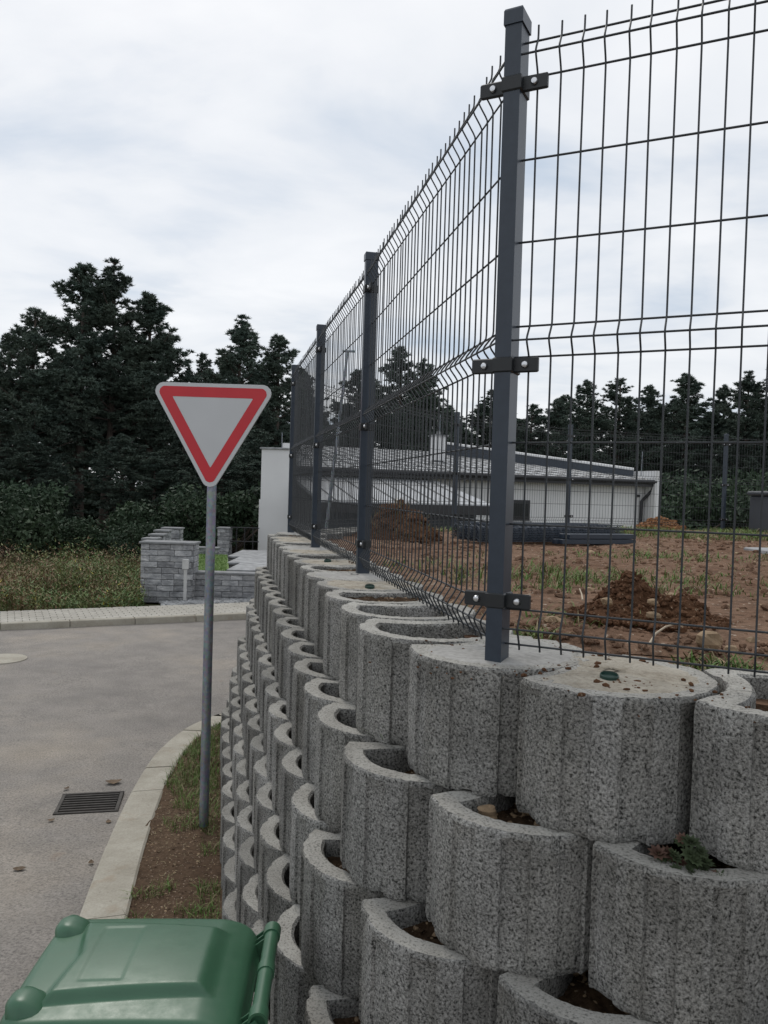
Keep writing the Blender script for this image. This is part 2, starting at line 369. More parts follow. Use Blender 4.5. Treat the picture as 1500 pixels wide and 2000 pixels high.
# near kerb: a row of concrete slabs following the curve of the verge
kpix = [(95, 1935), (150, 1795), (178, 1720), (205, 1652), (229, 1597), (253, 1548), (278, 1505), (303, 1470), (335, 1438), (371, 1415), (405, 1401), (440, 1391)]
kp = [atg(*p, dz=.07) for p in kpix]
kp = [kp[0]+(kp[0]-kp[1])*2.2, kp[0]+(kp[0]-kp[1])]+kp+[kp[-1]+Vector((.7, .12, 0)), kp[-1]+Vector((1.5, .45, 0)), kp[-1]+Vector((2.6, 1.6, 0)), kp[-1]+Vector((4.2, 3.2, 0))]
def catmull(P, n=8):
    o = []
    for i in range(len(P)-1):
        a, b, c, d = P[max(i-1, 0)], P[i], P[i+1], P[min(i+2, len(P)-1)]
        for t in np.linspace(0, 1, n, endpoint=False):
            o.append(.5*((2*b)+(c-a)*t+(2*a-5*b+4*c-d)*t*t+(3*b-a-3*c+d)*t**3))
    o.append(P[-1]); return o
kc = catmull(kp, 10); kc = [Vector((p.x, p.y, 0)) for p in kc]; ks = resample(kc)
kerb = struct(link('kerb', None)); kerb.location = kc[0]
KW = .235; d = .0; lens = 0; i = 0
def side(t): return Vector((t.y, -t.x, 0))
while d < ks[-1]-.3:
    ln = .98 if d < 3.4 else .50
    if d > 3.4 and d < 7: ln = .5
    mb = MB(); n = 7; V = []
    prof = [(0, -.12), (0, .048), (.012, .060), (KW-.012, .072), (KW, .062), (KW, -.12)]
    jz = rng.uniform(-.004, .004)
    for q in np.linspace(d+.004, d+ln-.004, n):
        p, t = pos_at(kc, ks, q); r_ = side(t)
        for a, z in prof: V.append((p.x+r_.x*a, p.y+r_.y*a, gz(p.y)+z+jz))
    k6 = len(prof); Fs = [(a*k6+b, (a+1)*k6+b, (a+1)*k6+b+1, a*k6+b+1) for a in range(n-1) for b in range(k6-1)]
    Fs += [tuple(range(k6)), tuple(range((n-1)*k6+k6-1, (n-1)*k6-1, -1))]
    mb.add(V, Fs); mb.build('kerb_stone', M_KERB, kerb, smooth=True, sharp=30)
    d += ln
# verge soil between the kerb and the wall
kpoly = np.array([[p.x+side((kc[min(i+1, len(kc)-1)]-kc[max(i-1, 0)]).normalized()).x*(KW-.02), p.y+side((kc[min(i+1, len(kc)-1)]-kc[max(i-1, 0)]).normalized()).y*(KW-.02)] for i, p in enumerate(kc)])
def line_side(C, PL):
    best = np.full(len(C), 1e9); sg = np.ones(len(C))
    for a, b in zip(PL, PL[1:]):
        ab = b-a; t = np.clip(((C-a)@ab)/(ab@ab), 0, 1); q = a+t[:, None]*ab; dd = C-q; dist = np.hypot(dd[:, 0], dd[:, 1])
        m_ = dist < best; best[m_] = dist[m_]; sg[m_] = np.sign(ab[0]*dd[:, 1]-ab[1]*dd[:, 0])[m_]
    return best*sg
kmask = kpoly[:, 1].argsort()
def in_verge(C):
    near = kpoly[:np.argmax(kpoly[:, 1] > 7.4)+1] if (kpoly[:, 1] > 7.4).any() else kpoly
    kx_ = np.interp(C[:, 1], near[:, 1], near[:, 0]); return (C[:, 0] > kx_) & (C[:, 1] < near[-1, 1]) | ((C[:, 1] >= near[-1, 1]) & (C[:, 0] > near[-1, 0]) & (line_side(C, kpoly) < 0))
def verge_z(P): return GZ(P[:, 1])+.062+.012*wob(P, 6)+.007*wob(P, 17, 2)+.004*wob(P, 41, 5)
verge = link('verge', grid_mesh('verge', np.arange(-2.6, 3.2, .035), np.arange(-.6, 9.2, .035), verge_z, M_VERGE,
             lambda C: in_verge(C) & (offset_np(C) < .3))); struct(verge)
# far kerb + sidewalk of small pavers
side_k = struct(link('far_kerb', None)); side_k.location = KA
ang = math.atan2(kd.y, kd.x)
for i in range(-14, 16):
    mb = MB(); c = KA+kd*(i+.5)+kn*.06; mb.box((c.x, c.y, -.02), (.99, .12, .26), ang, bev=.012); mb.build('kerb_stone', M_KERB, side_k)
walk = struct(link('sidewalk', None)); walk.location = KA
mb = MB(); c = KA+kn*(.12+sw/2); mb.box((c.x, c.y, -.0), (30, sw, .19), ang); mb.build('bedding', M_FIELD, walk)
mb = MB(); nrow = int(sw/.105)
for r_ in range(nrow):
    for i in range(-58, 48):
        c = KA+kd*((i+(r_ % 2)*.5)*.21)+kn*(.13+(r_+.5)*.105)
        mb.box((c.x, c.y, .085+rng.uniform(-.002, .002)), (.2, .098, .05), ang, bev=.006)
pv = mb.build('paving', M_PAVER, walk); pv['kind'] = 'stuff'
# ------------------------------------------------------------------ yard
def yard_z(P):
    z = TOPZ-.045+.022*wob(P, 1.3, 1)+.016*wob(P, 4.1, 4)+.01*wob(P, 11, 2)+.006*wob(P, 29, 7)
    return z
yard = grid_mesh('yard', np.arange(-2.4, 13.6, .07), np.arange(-3.2, 15.0, .07), yard_z, M_YARD, lambda C: offset_np(C) > .19)
yard = struct(link('yard', yard))
pin = make_path(-.12); mb = MB(); n = len(pin); V = []
for p in pin: V += [(p.x, p.y, -.1), (p.x, p.y, TOPZ-.055)]
mb.add(V, [(2*i, 2*i+1, 2*i+3, 2*i+2) for i in range(n-1)])
top = make_path(-.6); b = len(mb.v); mb.add([(p.x, p.y, TOPZ-.055) for p in top], [])
mb.f += [(2*i+1, b+i, b+i+1, 2*i+3) for i in range(n-1)]; mb.m += [0]*(n-1)
mb.build('embankment', M_YARD, yard)

# ------------------------------------------------------------------ ring-block wall
def r_notch(th, Rn):
    c = math.cos(th)
    if c >= 0: return 9
    dsc = SB*SB*c*c-SB*SB+Rn*Rn
    return -SB*c-math.sqrt(dsc) if dsc >= 0 else 9
NB = 24
def angles():
    A = []
    for b in range(NB):
        a0 = 2*math.pi*b/NB; w = 2*math.pi/NB
        for f, rec in ((.02, b % 2), (.06, b % 2), (.35, b % 2), (.65, b % 2), (.94, b % 2), (.98, b % 2)): A.append((a0+w*f, rec))
    return A
def block_mesh(seed):
    rs = np.random.default_rng(seed); A = angles(); n = len(A); off = rs.uniform(0, 50)
    mb = MB(); V = []
    zs = [0.0, .006, .02, .075, .15, .225, .268, .288, .296, .30]
    ch = [.005, .002, 0, 0, 0, 0, 0, .0005, .002, .0055]
    chips = [(rs.uniform(0, 6.28), rs.uniform(.03, .09), rs.uniform(.003, .011)) for _ in range(10)]
    chb = [(rs.uniform(0, 6.28), rs.uniform(.03, .09), rs.uniform(.003, .010)) for _ in range(8)]
    for z, c in zip(zs, ch):
        for a, rec in A:
            rn = r_notch(a, RB+.004); fl = max(0, min(1, (.288-z)/.018)); r_ = min(RB-.002-(.0085*fl if rec else 0), rn)
            e = [math.cos(a), math.sin(a)]
            j = .0022*nz((e[0]*3, e[1]*3, z*14), 3.1, off)+.0018*nz((e[0]*9, e[1]*9, z*40), 3, off)
            cc = c*(1+.9*nz((e[0]*8, e[1]*8, 0), 2.2, off+z*9))
            zz = z
            if z > .28:
                for (ca, cw, cd) in chips:
                    dlt = abs((a-ca+math.pi) % (2*math.pi)-math.pi)
                    if dlt < cw: cc += cd*(1-dlt/cw); zz -= cd*.6*(1-dlt/cw)*(z-.28)/.02
                zz += .0022*nz((e[0]*7, e[1]*7, 1), 3, off)
            if z < .015:
                for (ca, cw, cd) in chb:
                    dlt = abs((a-ca+math.pi) % (2*math.pi)-math.pi)
                    if dlt < cw: cc += cd*.5*(1-dlt/cw); zz += cd*.7*(1-dlt/cw)
            V.append(((r_+j-cc)*e[0], (r_+j-cc)*e[1], zz))
    def rin(a): return min(RB-TB, r_notch(a, RB+TB))
    for z, dr in ((.300, .030), (.2985, .008), (.292, 0), (.15, 0), (0.0, 0)):
        for a, rec in A:
            e = [math.cos(a), math.sin(a)]; r_ = rin(a)+dr
            j = .002*nz((e[0]*6, e[1]*6, z*9), 3, off+5); V.append(((r_+j)*e[0], (r_+j)*e[1], z+.0022*nz((e[0]*7, e[1]*7, 1.2), 3, off)))
    K = len(zs)+5; Fs = [(i*n+j, i*n+(j+1) % n, (i+1)*n+(j+1) % n, (i+1)*n+j) for i in range(K-1) for j in range(n)]
    Fs += [((K-1)*n+j, (K-1)*n+(j+1) % n, (j+1) % n, j) for j in range(n)]
    mb.add(V, Fs)
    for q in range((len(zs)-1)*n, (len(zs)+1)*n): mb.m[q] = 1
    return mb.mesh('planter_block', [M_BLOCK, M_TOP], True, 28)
def fill_mesh(seed, mat, depth, rough, dome=0.0, stones=0):
    rs = np.random.default_rng(seed); off = rs.uniform(0, 50); n = 44; K = 10; V = []; Fs = []
    for i in range(1, K+1):
        for j in range(n):
            a = 2*math.pi*j/n; rr = (min(RB-TB, r_notch(a, RB+TB))+.004)*i/K
            if depth < .01: rr = (min(RB-.03, r_notch(a, RB+.03))+.006*nz((math.cos(a)*4, math.sin(a)*4, 0), 1, off))*i/K
            x_, y_ = rr*math.cos(a), rr*math.sin(a)
            z = HB-depth+dome*(1-(i/K)**2)+rough*(nz((x_, y_, 0), 14, off)+.7*nz((x_, y_, 2), 38, off)+.35*nz((x_, y_, 2), 90, off))
            if depth < .01: z = HB+(.004 if depth < 0 else .003)*(1-(i/K)**6)-.004*(i/K)**6+rough*(nz((x_, y_, 0), 14, off)+.7*nz((x_, y_, 2), 38, off))
            V.append((x_, y_, z))
    V.append((0, 0, HB-depth+dome if depth > .01 else HB+.004)); c0 = len(V)-1
    Fs = [(i*n+j, i*n+(j+1) % n, (i+1)*n+(j+1) % n, (i+1)*n+j) for i in range(K-1) for j in range(n)]
    Fs += [(c0, j, (j+1) % n) for j in range(n)]
    mb = MB().add(V, [f[::-1] if len(f) == 3 and False else f for f in Fs])
    for _ in range(stones):
        a = rs.uniform(0, 6.28); rr = rs.uniform(.03, .9)*min(RB-TB, r_notch(a, RB+TB)); sz = rs.uniform(.003, .010)
        c = Vector((rr*math.cos(a), rr*math.sin(a), HB-depth+sz*.3)); add_rock(mb, c, sz, rs, 1 if rs.random() < .75 else 0)
    return mb.mesh('fill', [mat, M_STONE], False if rough > .006 else True)
ICO = None
def add_rock(mb, c, sz, rs, mi=0, flat=.75):
    global ICO
    if ICO is None:
        t = (1+5**.5)/2
        ICO = ([Vector(v).normalized() for v in [(-1,t,0),(1,t,0),(-1,-t,0),(1,-t,0),(0,-1,t),(0,1,t),(0,-1,-t),(0,1,-t),(t,0,-1),(t,0,1),(-t,0,-1),(-t,0,1)]],
               [(0,11,5),(0,5,1),(0,1,7),(0,7,10),(0,10,11),(1,5,9),(5,11,4),(11,10,2),(10,7,6),(7,1,8),(3,9,4),(3,4,2),(3,2,6),(3,6,8),(3,8,9),(4,9,5),(2,4,11),(6,2,10),(8,6,7),(9,8,1)])
    k_ = [rs.uniform(.65, 1.3) for _ in range(12)]; sx, sy = rs.uniform(.7, 1.4), rs.uniform(.7, 1.2)
    mb.add([c+Vector((v.x*sx, v.y*sy, v.z*flat))*sz*q for v, q in zip(ICO[0], k_)], ICO[1], mi)
def stone(mb, c, sz, rs, flat=.7):
    o = rs.uniform(0, 99); n, K = 14, 9; V = []; sx, sy = rs.uniform(.8, 1.5), rs.uniform(.8, 1.2)
    for i in range(K+1):
        ph = math.pi*i/K
        for j in range(n):
            a = 2*math.pi*j/n; v = Vector((math.sin(ph)*math.cos(a), math.sin(ph)*math.sin(a), math.cos(ph)))
            m_ = max(abs(v.x+.3*v.z), abs(v.y-.2*v.x), abs(v.z+.2*v.y)); r_ = (.62+.38/m_*.8)*(1+.28*nz(v, 1.4, o)+.10*nz(v, 5, o))
            V.append(c+Vector((v.x*sx, v.y*sy, v.z*flat))*r_*sz)
    mb.add(V, [(i*n+j, (i+1)*n+j, (i+1)*n+(j+1) % n, i*n+(j+1) % n) for i in range(K) for j in range(n)])
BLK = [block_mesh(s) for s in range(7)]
SOIL = [fill_mesh(20+s, M_SOIL, .055+.012*s, .012, .0, 60) for s in range(4)]
SMOOTH = [fill_mesh(40+s, M_SMOOTH, -.001, .0022, .006) for s in range(2)]
MORTAR = [fill_mesh(50+s, M_MORTAR, .006, .0045, .002, 10) for s in range(2)]
CRUMB = [fill_mesh(60+s, M_SOIL, .022, .020, .006, 40) for s in range(2)]
DEEP = [fill_mesh(70+s, M_SOIL, .17, .012, 0, 20) for s in range(2)]
wall = thing('retaining_wall', 'curved grey retaining wall of stacked round concrete planter blocks below the mesh fence', 'wall', PQ(.6, 4.0)+Vector((0, 0, 0)))
ROW1 = []
NROW = 6; SET = .062
pl0 = make_path(0); s0 = resample(pl0); 
# arc length of the corner block that carries the first post
def arc_near(pl, s, P):
    best = (1e9, 0)
    for d_ in np.arange(0, s[-1], .01):
        p, t = pos_at(pl, s, d_); dd = (p-P).length
        if dd < best[0]: best = (dd, d_)
    return best[1]
REF = Vector((.265, 1.985, 0))
for r_ in range(NROW+1):
    pl = make_path(SET*min(r_, 5)-(.042 if r_ == 0 else .03 if r_ == 6 else 0)); s = resample(pl); sref = arc_near(pl, s, REF+(Vector((.035, .035, 0)) if r_ == 0 else Vector((0, 0, 0)))) + (SB*.52 if r_ % 2 else 0.0) + (0.0 if r_ < 2 else (.02*r_))
    z = TOPZ-HB*(r_+1)
    for kx in range(-22, 7):
        dd = sref+kx*SB
        p, t = pos_at(pl, s, dd)
        if p.y > 8.6 or p.x > 2.4: continue
        if r_ == NROW and p.y > 3.4 and False: continue
        if r_ == 0 and kx in (1, 2, 3): p = p+{1: Vector((-.06, -.012, 0)), 2: Vector((-.05, -.012, 0)), 3: Vector((-.03, 0, 0))}[kx]
        jr = rng.uniform(-.006, .006, 2); rot = math.atan2(t.y, t.x)+rng.uniform(-.05, .05)
        b = link('planter_block', BLK[int(rng.integers(len(BLK)))], wall, loc=(p.x+jr[0], p.y+jr[1], z+.0005+rng.uniform(0, .003)))
        b.rotation_euler = (0, 0, rot)
        if r_ == 0:
            ROW1.append((kx, b))
            pat = {0: SMOOTH, 1: MORTAR, 2: DEEP, -1: DEEP, -2: DEEP, -3: CRUMB, -4: MORTAR, -5: SMOOTH, -6: CRUMB, -7: MORTAR, -8: SOIL, -9: MORTAR, -10: SMOOTH, -11: SOIL, -12: MORTAR, -13: MORTAR, -14: CRUMB, -15: SMOOTH}.get(kx, SOIL)
        else: pat = SOIL
        me = pat[int(rng.integers(len(pat)))]
        nm = {id(SMOOTH): 'concrete_fill', id(MORTAR): 'mortar_fill'}.get(id(pat), 'soil_fill')
        f = bpy.data.objects.new(nm, me); COL.objects.link(f); f.parent = b
# ------------------------------------------------------------------ mesh fence on the wall
ZR = [-.354, -.315, -.271, -.067, .128, .331, .367, .404, .603, .797, .988, 1.032, 1.068]
OR = [.006, .028, 0, 0, 0, 0, .028, 0, 0, 0, 0, .028, .006]
def pxy(px, py): p = at(px, py, TOPZ); return Vector((p.x, p.y, 0))
P1, P2, P3, P4 = pxy(970, 1291), pxy(708, 1122), pxy(616, 1070), pxy(568, 1041)
P0 = P1+Vector((math.sin(R(115.3)), math.cos(R(115.3)), 0))*2.5
fence = thing('mesh_fence', 'anthracite welded mesh fence standing on top of the round block wall', 'fence', (P1.x, P1.y, TOPZ))
def vwire_mesh(r_=.0024):
    pts = [(0, OR[0]-.002, ZR[0]-.012)]+[(0, o, z) for o, z in zip(OR, ZR)]
    P = []
    for (a, o, z) in pts: P.append(Vector((0, -o, z)))
    P.append(Vector((0, -OR[-1], ZR[-1]+.032)))
    # soften the folds a little
    Q = [P[0]]
    for i in range(1, len(P)-1):
        a, b, c = P[i-1], P[i], P[i+1]
        if abs((b-a).normalized().dot((c-b).normalized())) < .98:
            Q += [b+(a-b).normalized()*.011, b+((a-b).normalized()+(c-b).normalized())*.002, b+(c-b).normalized()*.011]
        else: Q.append(b)
    Q.append(P[-1]); return MB().tube(Q, r_, 6).mesh('vertical_wire', M_WIRE, True, 80)
VW = vwire_mesh()
def panel(par, A, B, zb, streetside, ga=.055, gb=.055, first=None):
    t = (B-A).normalized(); ln = (B-A).length; o = Vector((t.y, -t.x, 0))
    if o.dot(streetside) < 0: o = -o
    for z, q in zip(ZR, OR):
        a = A+t*ga*.3+o*(q-.0045); b = B-t*gb*.3+o*(q-.0045)
        MB().tube([(a.x, a.y, zb+z), (b.x, b.y, zb+z)], .0026, 6).build('horizontal_wire', M_WIRE, par, True, 80)
    n = int((ln-ga-gb)/.05); st = (ln-ga-gb)/n; rz = math.atan2(o.x, -o.y)
    for i in range(n+1):
        p = A+t*(ga+i*st); w = link('vertical_wire', VW, par, loc=(p.x, p.y, zb)); w.rotation_euler = (rng.normal(0, .0015), rng.normal(0, .0015), rz)
STREET1 = -n1v; STREET2 = Vector((-.427, -.904, 0))
def post(par, P, zb, az, panels, hgt=1.532, cap=True):
    """40 x 60 mm tube; az = azimuth the narrow face looks to"""
    nrm = Vector((math.sin(az), math.cos(az), 0)); rz = math.atan2(nrm.x, -nrm.y)
    b = MB().box((P.x, P.y, zb-.15+(hgt+.15)/2), (.040, .060, hgt+.15), rz, bev=.003).build('post', M_ANTH, par)
    z = zb+hgt; Mx = Matrix.Rotation(rz, 3, 'Z'); V = []
    for a, d_, zz in ((.0235, .0335, z-.028), (.0235, .0335, z+.004), (.021, .031, z+.009), (.002, .003, z+.013)):
        V += [Vector((P.x, P.y, zz))+Mx@Vector(q) for q in ((-a, -d_, 0), (a, -d_, 0), (a, d_, 0), (-a, d_, 0))]
    Fs = [(3, 2, 1, 0), (12, 13, 14, 15)]+[(k_*4+i, k_*4+(i+1) % 4, k_*4+4+(i+1) % 4, k_*4+4+i) for k_ in range(3) for i in range(4)]
    MB().add(V, Fs).build('post_cap', M_ANTH, b)
    for zc in (.967+.40, .31+.40, -.25+.40):
        m_ = MB().box((P.x, P.y, zb+zc), (.048, .068, .036), rz, bev=.003)
        for t, o in panels:
            c = P+t*.050+o*.012; m_.box((c.x, c.y, zb+zc), (.062, .010, .036), math.atan2(t.y, t.x), bev=.003)
        m_.build('clamp', M_BLACK, b)
        for t, o in panels:
            c = P+t*.050+o*.018
            Mz = Matrix(((t.x, 0, o.x), (t.y, 0, o.y), (0, 1, 0)))
            MB().lathe([(.0085, 0), (.0085, .003), (.0065, .006), (.002, .0072)], 12, (c.x, c.y, zb+zc), 0, Mz).build('bolt', M_BOLT, b, True, 40)
    return b
tr = (P0-P1).normalized(); tl = [(b-a).normalized() for a, b in ((P1, P2), (P2, P3), (P3, P4))]
post(fence, P1, TOPZ, R(207), [(tr, STREET2), (-tr, STREET2)])
azl = math.atan2(STREET1.x, STREET1.y)
post(fence, P2, TOPZ, azl, [(-tl[0], STREET1), (tl[1], STREET1)])
post(fence, P3, TOPZ, azl, [(-tl[1], STREET1), (tl[2], STREET1)])
P5 = Vector((-.2, 8.75, 0))
t5 = (P5-P4).normalized(); o5 = Vector((-t5.y, t5.x, 0))
post(fence, P4, TOPZ, azl, [(-tl[2], STREET1), (t5, o5)])
ZC = H
panel(fence, P1, P0, ZC, STREET2); panel(fence, P1, P2, ZC, STREET1); panel(fence, P2, P3, ZC, STREET1); panel(fence, P3, P4, ZC, STREET1)
# ------------------------------------------------------------------ fence on the far side of the yard
B1, B2, B3, B4 = Vector((.95, 10.6, 0)), Vector((2.8, 11.95, 0)), Vector((5.52, 12.75, 0)), Vector((8.1, 13.35, 0))
bf = thing('mesh_fence', 'far mesh fence with thin posts between the dirt yard and the white house', 'fence', (B1.x, B1.y, TOPZ))
seq = [P4, P5, B1, B2, B3, B4]
for i, p in enumerate(seq[1:]):
    a = (seq[i]-p).normalized(); az = math.atan2(a.y, -a.x); o = Vector((-a.y, a.x, 0)); o = o if o.y > 0 else -o
    pan = [(a, -o)]
    if i+2 < len(seq): b_ = (seq[i+2]-p).normalized(); pan.append((b_, -o))
    post(bf, p, TOPZ-.03, math.atan2(-o.x, -o.y), pan)
    A, B = seq[i], p; t = (B-A).normalized(); ln = (B-A).length; mb = MB(); oo = o
    for z, q in zip(ZR, OR): a0 = A+t*.03+oo*q; b0 = B-t*.03+oo*q; mb.tube([(a0.x, a0.y, H+z-.03), (b0.x, b0.y, H+z-.03)], .0028, 4)
    for u in np.arange(.055, ln-.04, .05):
        c = A+t*u; mb.tube([(c.x+oo.x*q, c.y+oo.y*q, H+z-.03) for z, q in list(zip(ZR, OR))]+[(c.x, c.y, H+ZR[-1])], .0024, 4, cap=False)
    w = mb.build('wire_panel', M_WIRE, bf); w['kind'] = 'stuff'

# ------------------------------------------------------------------ give-way sign
sb = atg(398, 1610, dz=.065); pole_xy = Vector((sb.x, sb.y, 0))
zg = gz(sb.y)+.05
sign = thing('road_sign', 'triangular give-way sign, red border on white, on a grey steel pole', 'road sign', (sb.x, sb.y, zg))
ppm = F/sb.y
ztop = aty(416, 745, sb.y).z+.01
MB().tube([(sb.x, sb.y, zg-.3), (sb.x, sb.y, ztop-.06)], .030, 20).build('pole', M_GALV, sign, True, 50)
MB().lathe([(.0315, 0), (.0315, .02), (.026, .026)], 20, (sb.x, sb.y, ztop-.065)).build('pole_cap', M_BLACK, sign, True, 40)
c0 = aty(416, 965, sb.y-.05)                    # lower tip of the plate
Lp, Rp, Tp = aty(293, 746, sb.y-.05), aty(541, 755, sb.y-.05), c0
def tri_round(P, rr, n=7):
    o = []
    for i in range(3):
        a, b, c = P[i-1], P[i], P[(i+1) % 3]; u = (a-b).normalized(); w = (c-b).normalized(); bis = (u+w).normalized()
        ha = math.acos(max(-1, min(1, u.dot(w))))/2; ce = b+bis*(rr/math.sin(ha)); s_ = b+u*(rr/math.tan(ha)); e_ = b+w*(rr/math.tan(ha))
        v1, v2 = s_-ce, e_-ce; tot = v1.angle(v2)
        for t in np.linspace(0, 1, n): q = (v1*(1-t)+v2*t).normalized()*rr; o.append(ce+q)
    return o
def inset(P, d_):
    o = []
    for i in range(3):
        a, b, c = P[i-1], P[i], P[(i+1) % 3]; u = (a-b).normalized(); w = (c-b).normalized(); ha = math.acos(u.dot(w))/2
        o.append(b+(u+w).normalized()*(d_/math.sin(ha)))
    return o
wS = .84; hS = wS*.866
# plate frame: faces the camera, turned slightly
fx = Vector((math.cos(R(-4)), math.sin(R(-4)), 0)); fz = Vector((0.0, 0, 1)); fn = Vector((fx.y, -fx.x, 0))
mid = (aty(293, 748, sb.y-.05)+aty(541, 757, sb.y-.05))/2
wS = (aty(541, 757, sb.y-.05)-aty(293, 748, sb.y-.05)).length*1.03; hS = (mid.z-aty(411, 967, sb.y-.05).z)*1.02
T0 = [Vector((-wS/2, 0, 0)), Vector((0, 0, -hS)), Vector((wS/2, 0, 0))]
tilt = R(.6)
def to_world(v, y): 
    x_, z_ = v.x*math.cos(tilt)+v.z*math.sin(tilt), v.z*math.cos(tilt)-v.x*math.sin(tilt)
    q = Vector((mid.x, sb.y, mid.z))+fx*x_+fz*(z_+.012)+fn*y; return q
def plate(name, poly, y0, y1, mat, par, hole=None):
    mb = MB(); n = len(poly)
    if hole is None:
        mb.add([to_world(v, y0) for v in poly]+[to_world(v, y1) for v in poly], [tuple(range(n)), tuple(range(2*n-1, n-1, -1))]+[(i, n+i, n+(i+1) % n, (i+1) % n) for i in range(n)])
    else:
        mb.add([to_world(v, y1) for v in poly]+[to_world(v, y1) for v in hole]+[to_world(v, y0) for v in poly]+[to_world(v, y0) for v in hole],
               [(i, n+i, n+(i+1) % n, (i+1) % n) for i in range(n)]+[(i, (i+1) % n, 2*n+(i+1) % n, 2*n+i) for i in range(n)])
    return mb.build(name, mat, par)
ov = wS*.055
plt = plate('sign_plate', tri_round(T0, .055), .032, .046, M_SIGNW, sign)
red_o = inset(T0, .024); red_i = inset(T0, .089)
plate('red_border', tri_round(red_o, .036), .0462, .0474, M_SIGNR, plt, tri_round(red_i, .004))
MB().box((sb.x, sb.y, mid.z-.12), (.10, .075, .03), 0).box((sb.x, sb.y, mid.z-.42), (.10, .075, .03), 0).build('pole_bracket', M_GALV, sign)

# ------------------------------------------------------------------ wheelie bin
bc = Vector((-.552, 1.865, 0)); BZ = gz(1.885)+.018
bin_ = thing('wheelie_bin', 'green plastic wheelie bin with closed lid beside the block wall', 'bin', (bc.x, bc.y, BZ), rz=R(3)); bin_.scale = (.96, .90, 1)
def rrect(a, b, r_, z, n=6, cx=0, cy=0):
    o = []
    for (sx, sy, a0) in ((1, 1, 0), (-1, 1, 90), (-1, -1, 180), (1, -1, 270)):
        for t in np.linspace(0, 90, n): o.append((cx+sx*(a-r_)+r_*math.cos(R(a0+t)), cy+sy*(b-r_)+r_*math.sin(R(a0+t)), z))
    return o
def loft(mb, rings, mi=0, caps=True):
    n = len(rings[0]); V = [v for r_ in rings for v in r_]
    Fs = [(i*n+j, i*n+(j+1) % n, (i+1)*n+(j+1) % n, (i+1)*n+j) for i in range(len(rings)-1) for j in range(n)]
    if caps: Fs += [tuple(range(n-1, -1, -1)), tuple(range((len(rings)-1)*n, len(rings)*n))]
    return mb.add(V, Fs, mi)
LZ = .885                                         # rim height
mb = MB(); loft(mb, [rrect(.185, .185, .04, .05), rrect(.19, .19, .045, .06), rrect(.232, .215, .05, LZ-.06), rrect(.238, .22, .05, LZ-.055), rrect(.255, .237, .05, LZ-.05), rrect(.258, .24, .05, LZ-.008), rrect(.252, .234, .05, LZ)])
mb.build('body', M_BIN, bin_, True, 35, local=True)
# lid: height field over a rounded rectangle
def lid_h(x_, y_):
    ax, ay = .275, .248
    e = max(0, min(1, min(ax-abs(x_), ay-abs(y_))/.03)); rim = .030*math.sqrt(max(0, 1-(1-e)**2))
    dome = .026*(1-(x_/ax)**2*.55)*(1-(y_/ay)**2*.8)
    # raised hexagonal panel, wide at the grip side, tapering to the hinge
    yw = .178-.03*(x_+.16)/.36
    fx_ = min((x_+.165+abs(y_)*.18)/.022, (.205-x_)/.05); fy_ = (yw-abs(y_))/.026
    s_ = max(0, min(1, min(fx_, fy_))); s_ = s_*s_*(3-2*s_)
    hinge = -.028*max(0, (x_-.17)/.105)**1.5
    label = .0018 if (-.125 < x_ < -.02 and -.12 < y_ < .12) else 0
    return rim+dome+.019*s_+hinge-label
mb = MB(); nx, ny = 96, 84; V = []
def sq(u, v):                                       # square to rounded square
    return u, v
for j in range(ny+1):
    for i in range(nx+1):
        u, v = -1+2*i/nx, -1+2*j/ny; x_, y_ = u*.275, v*.248; rc = .06
        cxx, cyy = .275-rc, .248-rc
        if abs(x_) > cxx and abs(y_) > cyy:
            a, b = abs(x_)-cxx, abs(y_)-cyy; m_ = max(a, b); l_ = math.hypot(a, b); k_ = m_/l_ if l_ > 0 else 1
            x_ = math.copysign(cxx+a*k_, x_); y_ = math.copysign(cyy+b*k_, y_)
            er = rc-math.hypot(abs(x_)-cxx, abs(y_)-cyy); e = max(0, min(1, er/.03))
            z = .030*math.sqrt(max(0, 1-(1-e)**2))+.026*(1-(x_/.275)**2*.55)*(1-(y_/.248)**2*.8)-.028*max(0, (x_-.17)/.105)**1.5
        else: z = lid_h(x_, y_)
        V.append((x_, y_, LZ+.012+z))
Fs = [(j*(nx+1)+i, j*(nx+1)+i+1, (j+1)*(nx+1)+i+1, (j+1)*(nx+1)+i) for j in range(ny) for i in range(nx)]
mb.add(V, Fs)
bd = [i for i in range(nx+1)]+[(j*(nx+1)+nx) for j in range(1, ny+1)]+[ny*(nx+1)+i for i in range(nx-1, -1, -1)]+[j*(nx+1) for j in range(ny-1, 0, -1)]
k0 = len(mb.v); mb.v += [(V[i][0]*1.022, V[i][1]*1.022, V[i][2]-.004) for i in bd]+[(V[i][0]*1.024, V[i][1]*1.024, LZ-.018) for i in bd]+[(V[i][0]*.99, V[i][1]*.99, LZ-.018) for i in bd]; nb = len(bd)
for q in range(nb):
    q2 = (q+1) % nb
    mb.f += [(bd[q], k0+q, k0+q2, bd[q2]), (k0+q, k0+nb+q, k0+nb+q2, k0+q2), (k0+nb+q, k0+2*nb+q, k0+2*nb+q2, k0+nb+q2)]; mb.m += [0]*3
lid = mb.build('lid', M_BIN, bin_, True, 50, local=True)
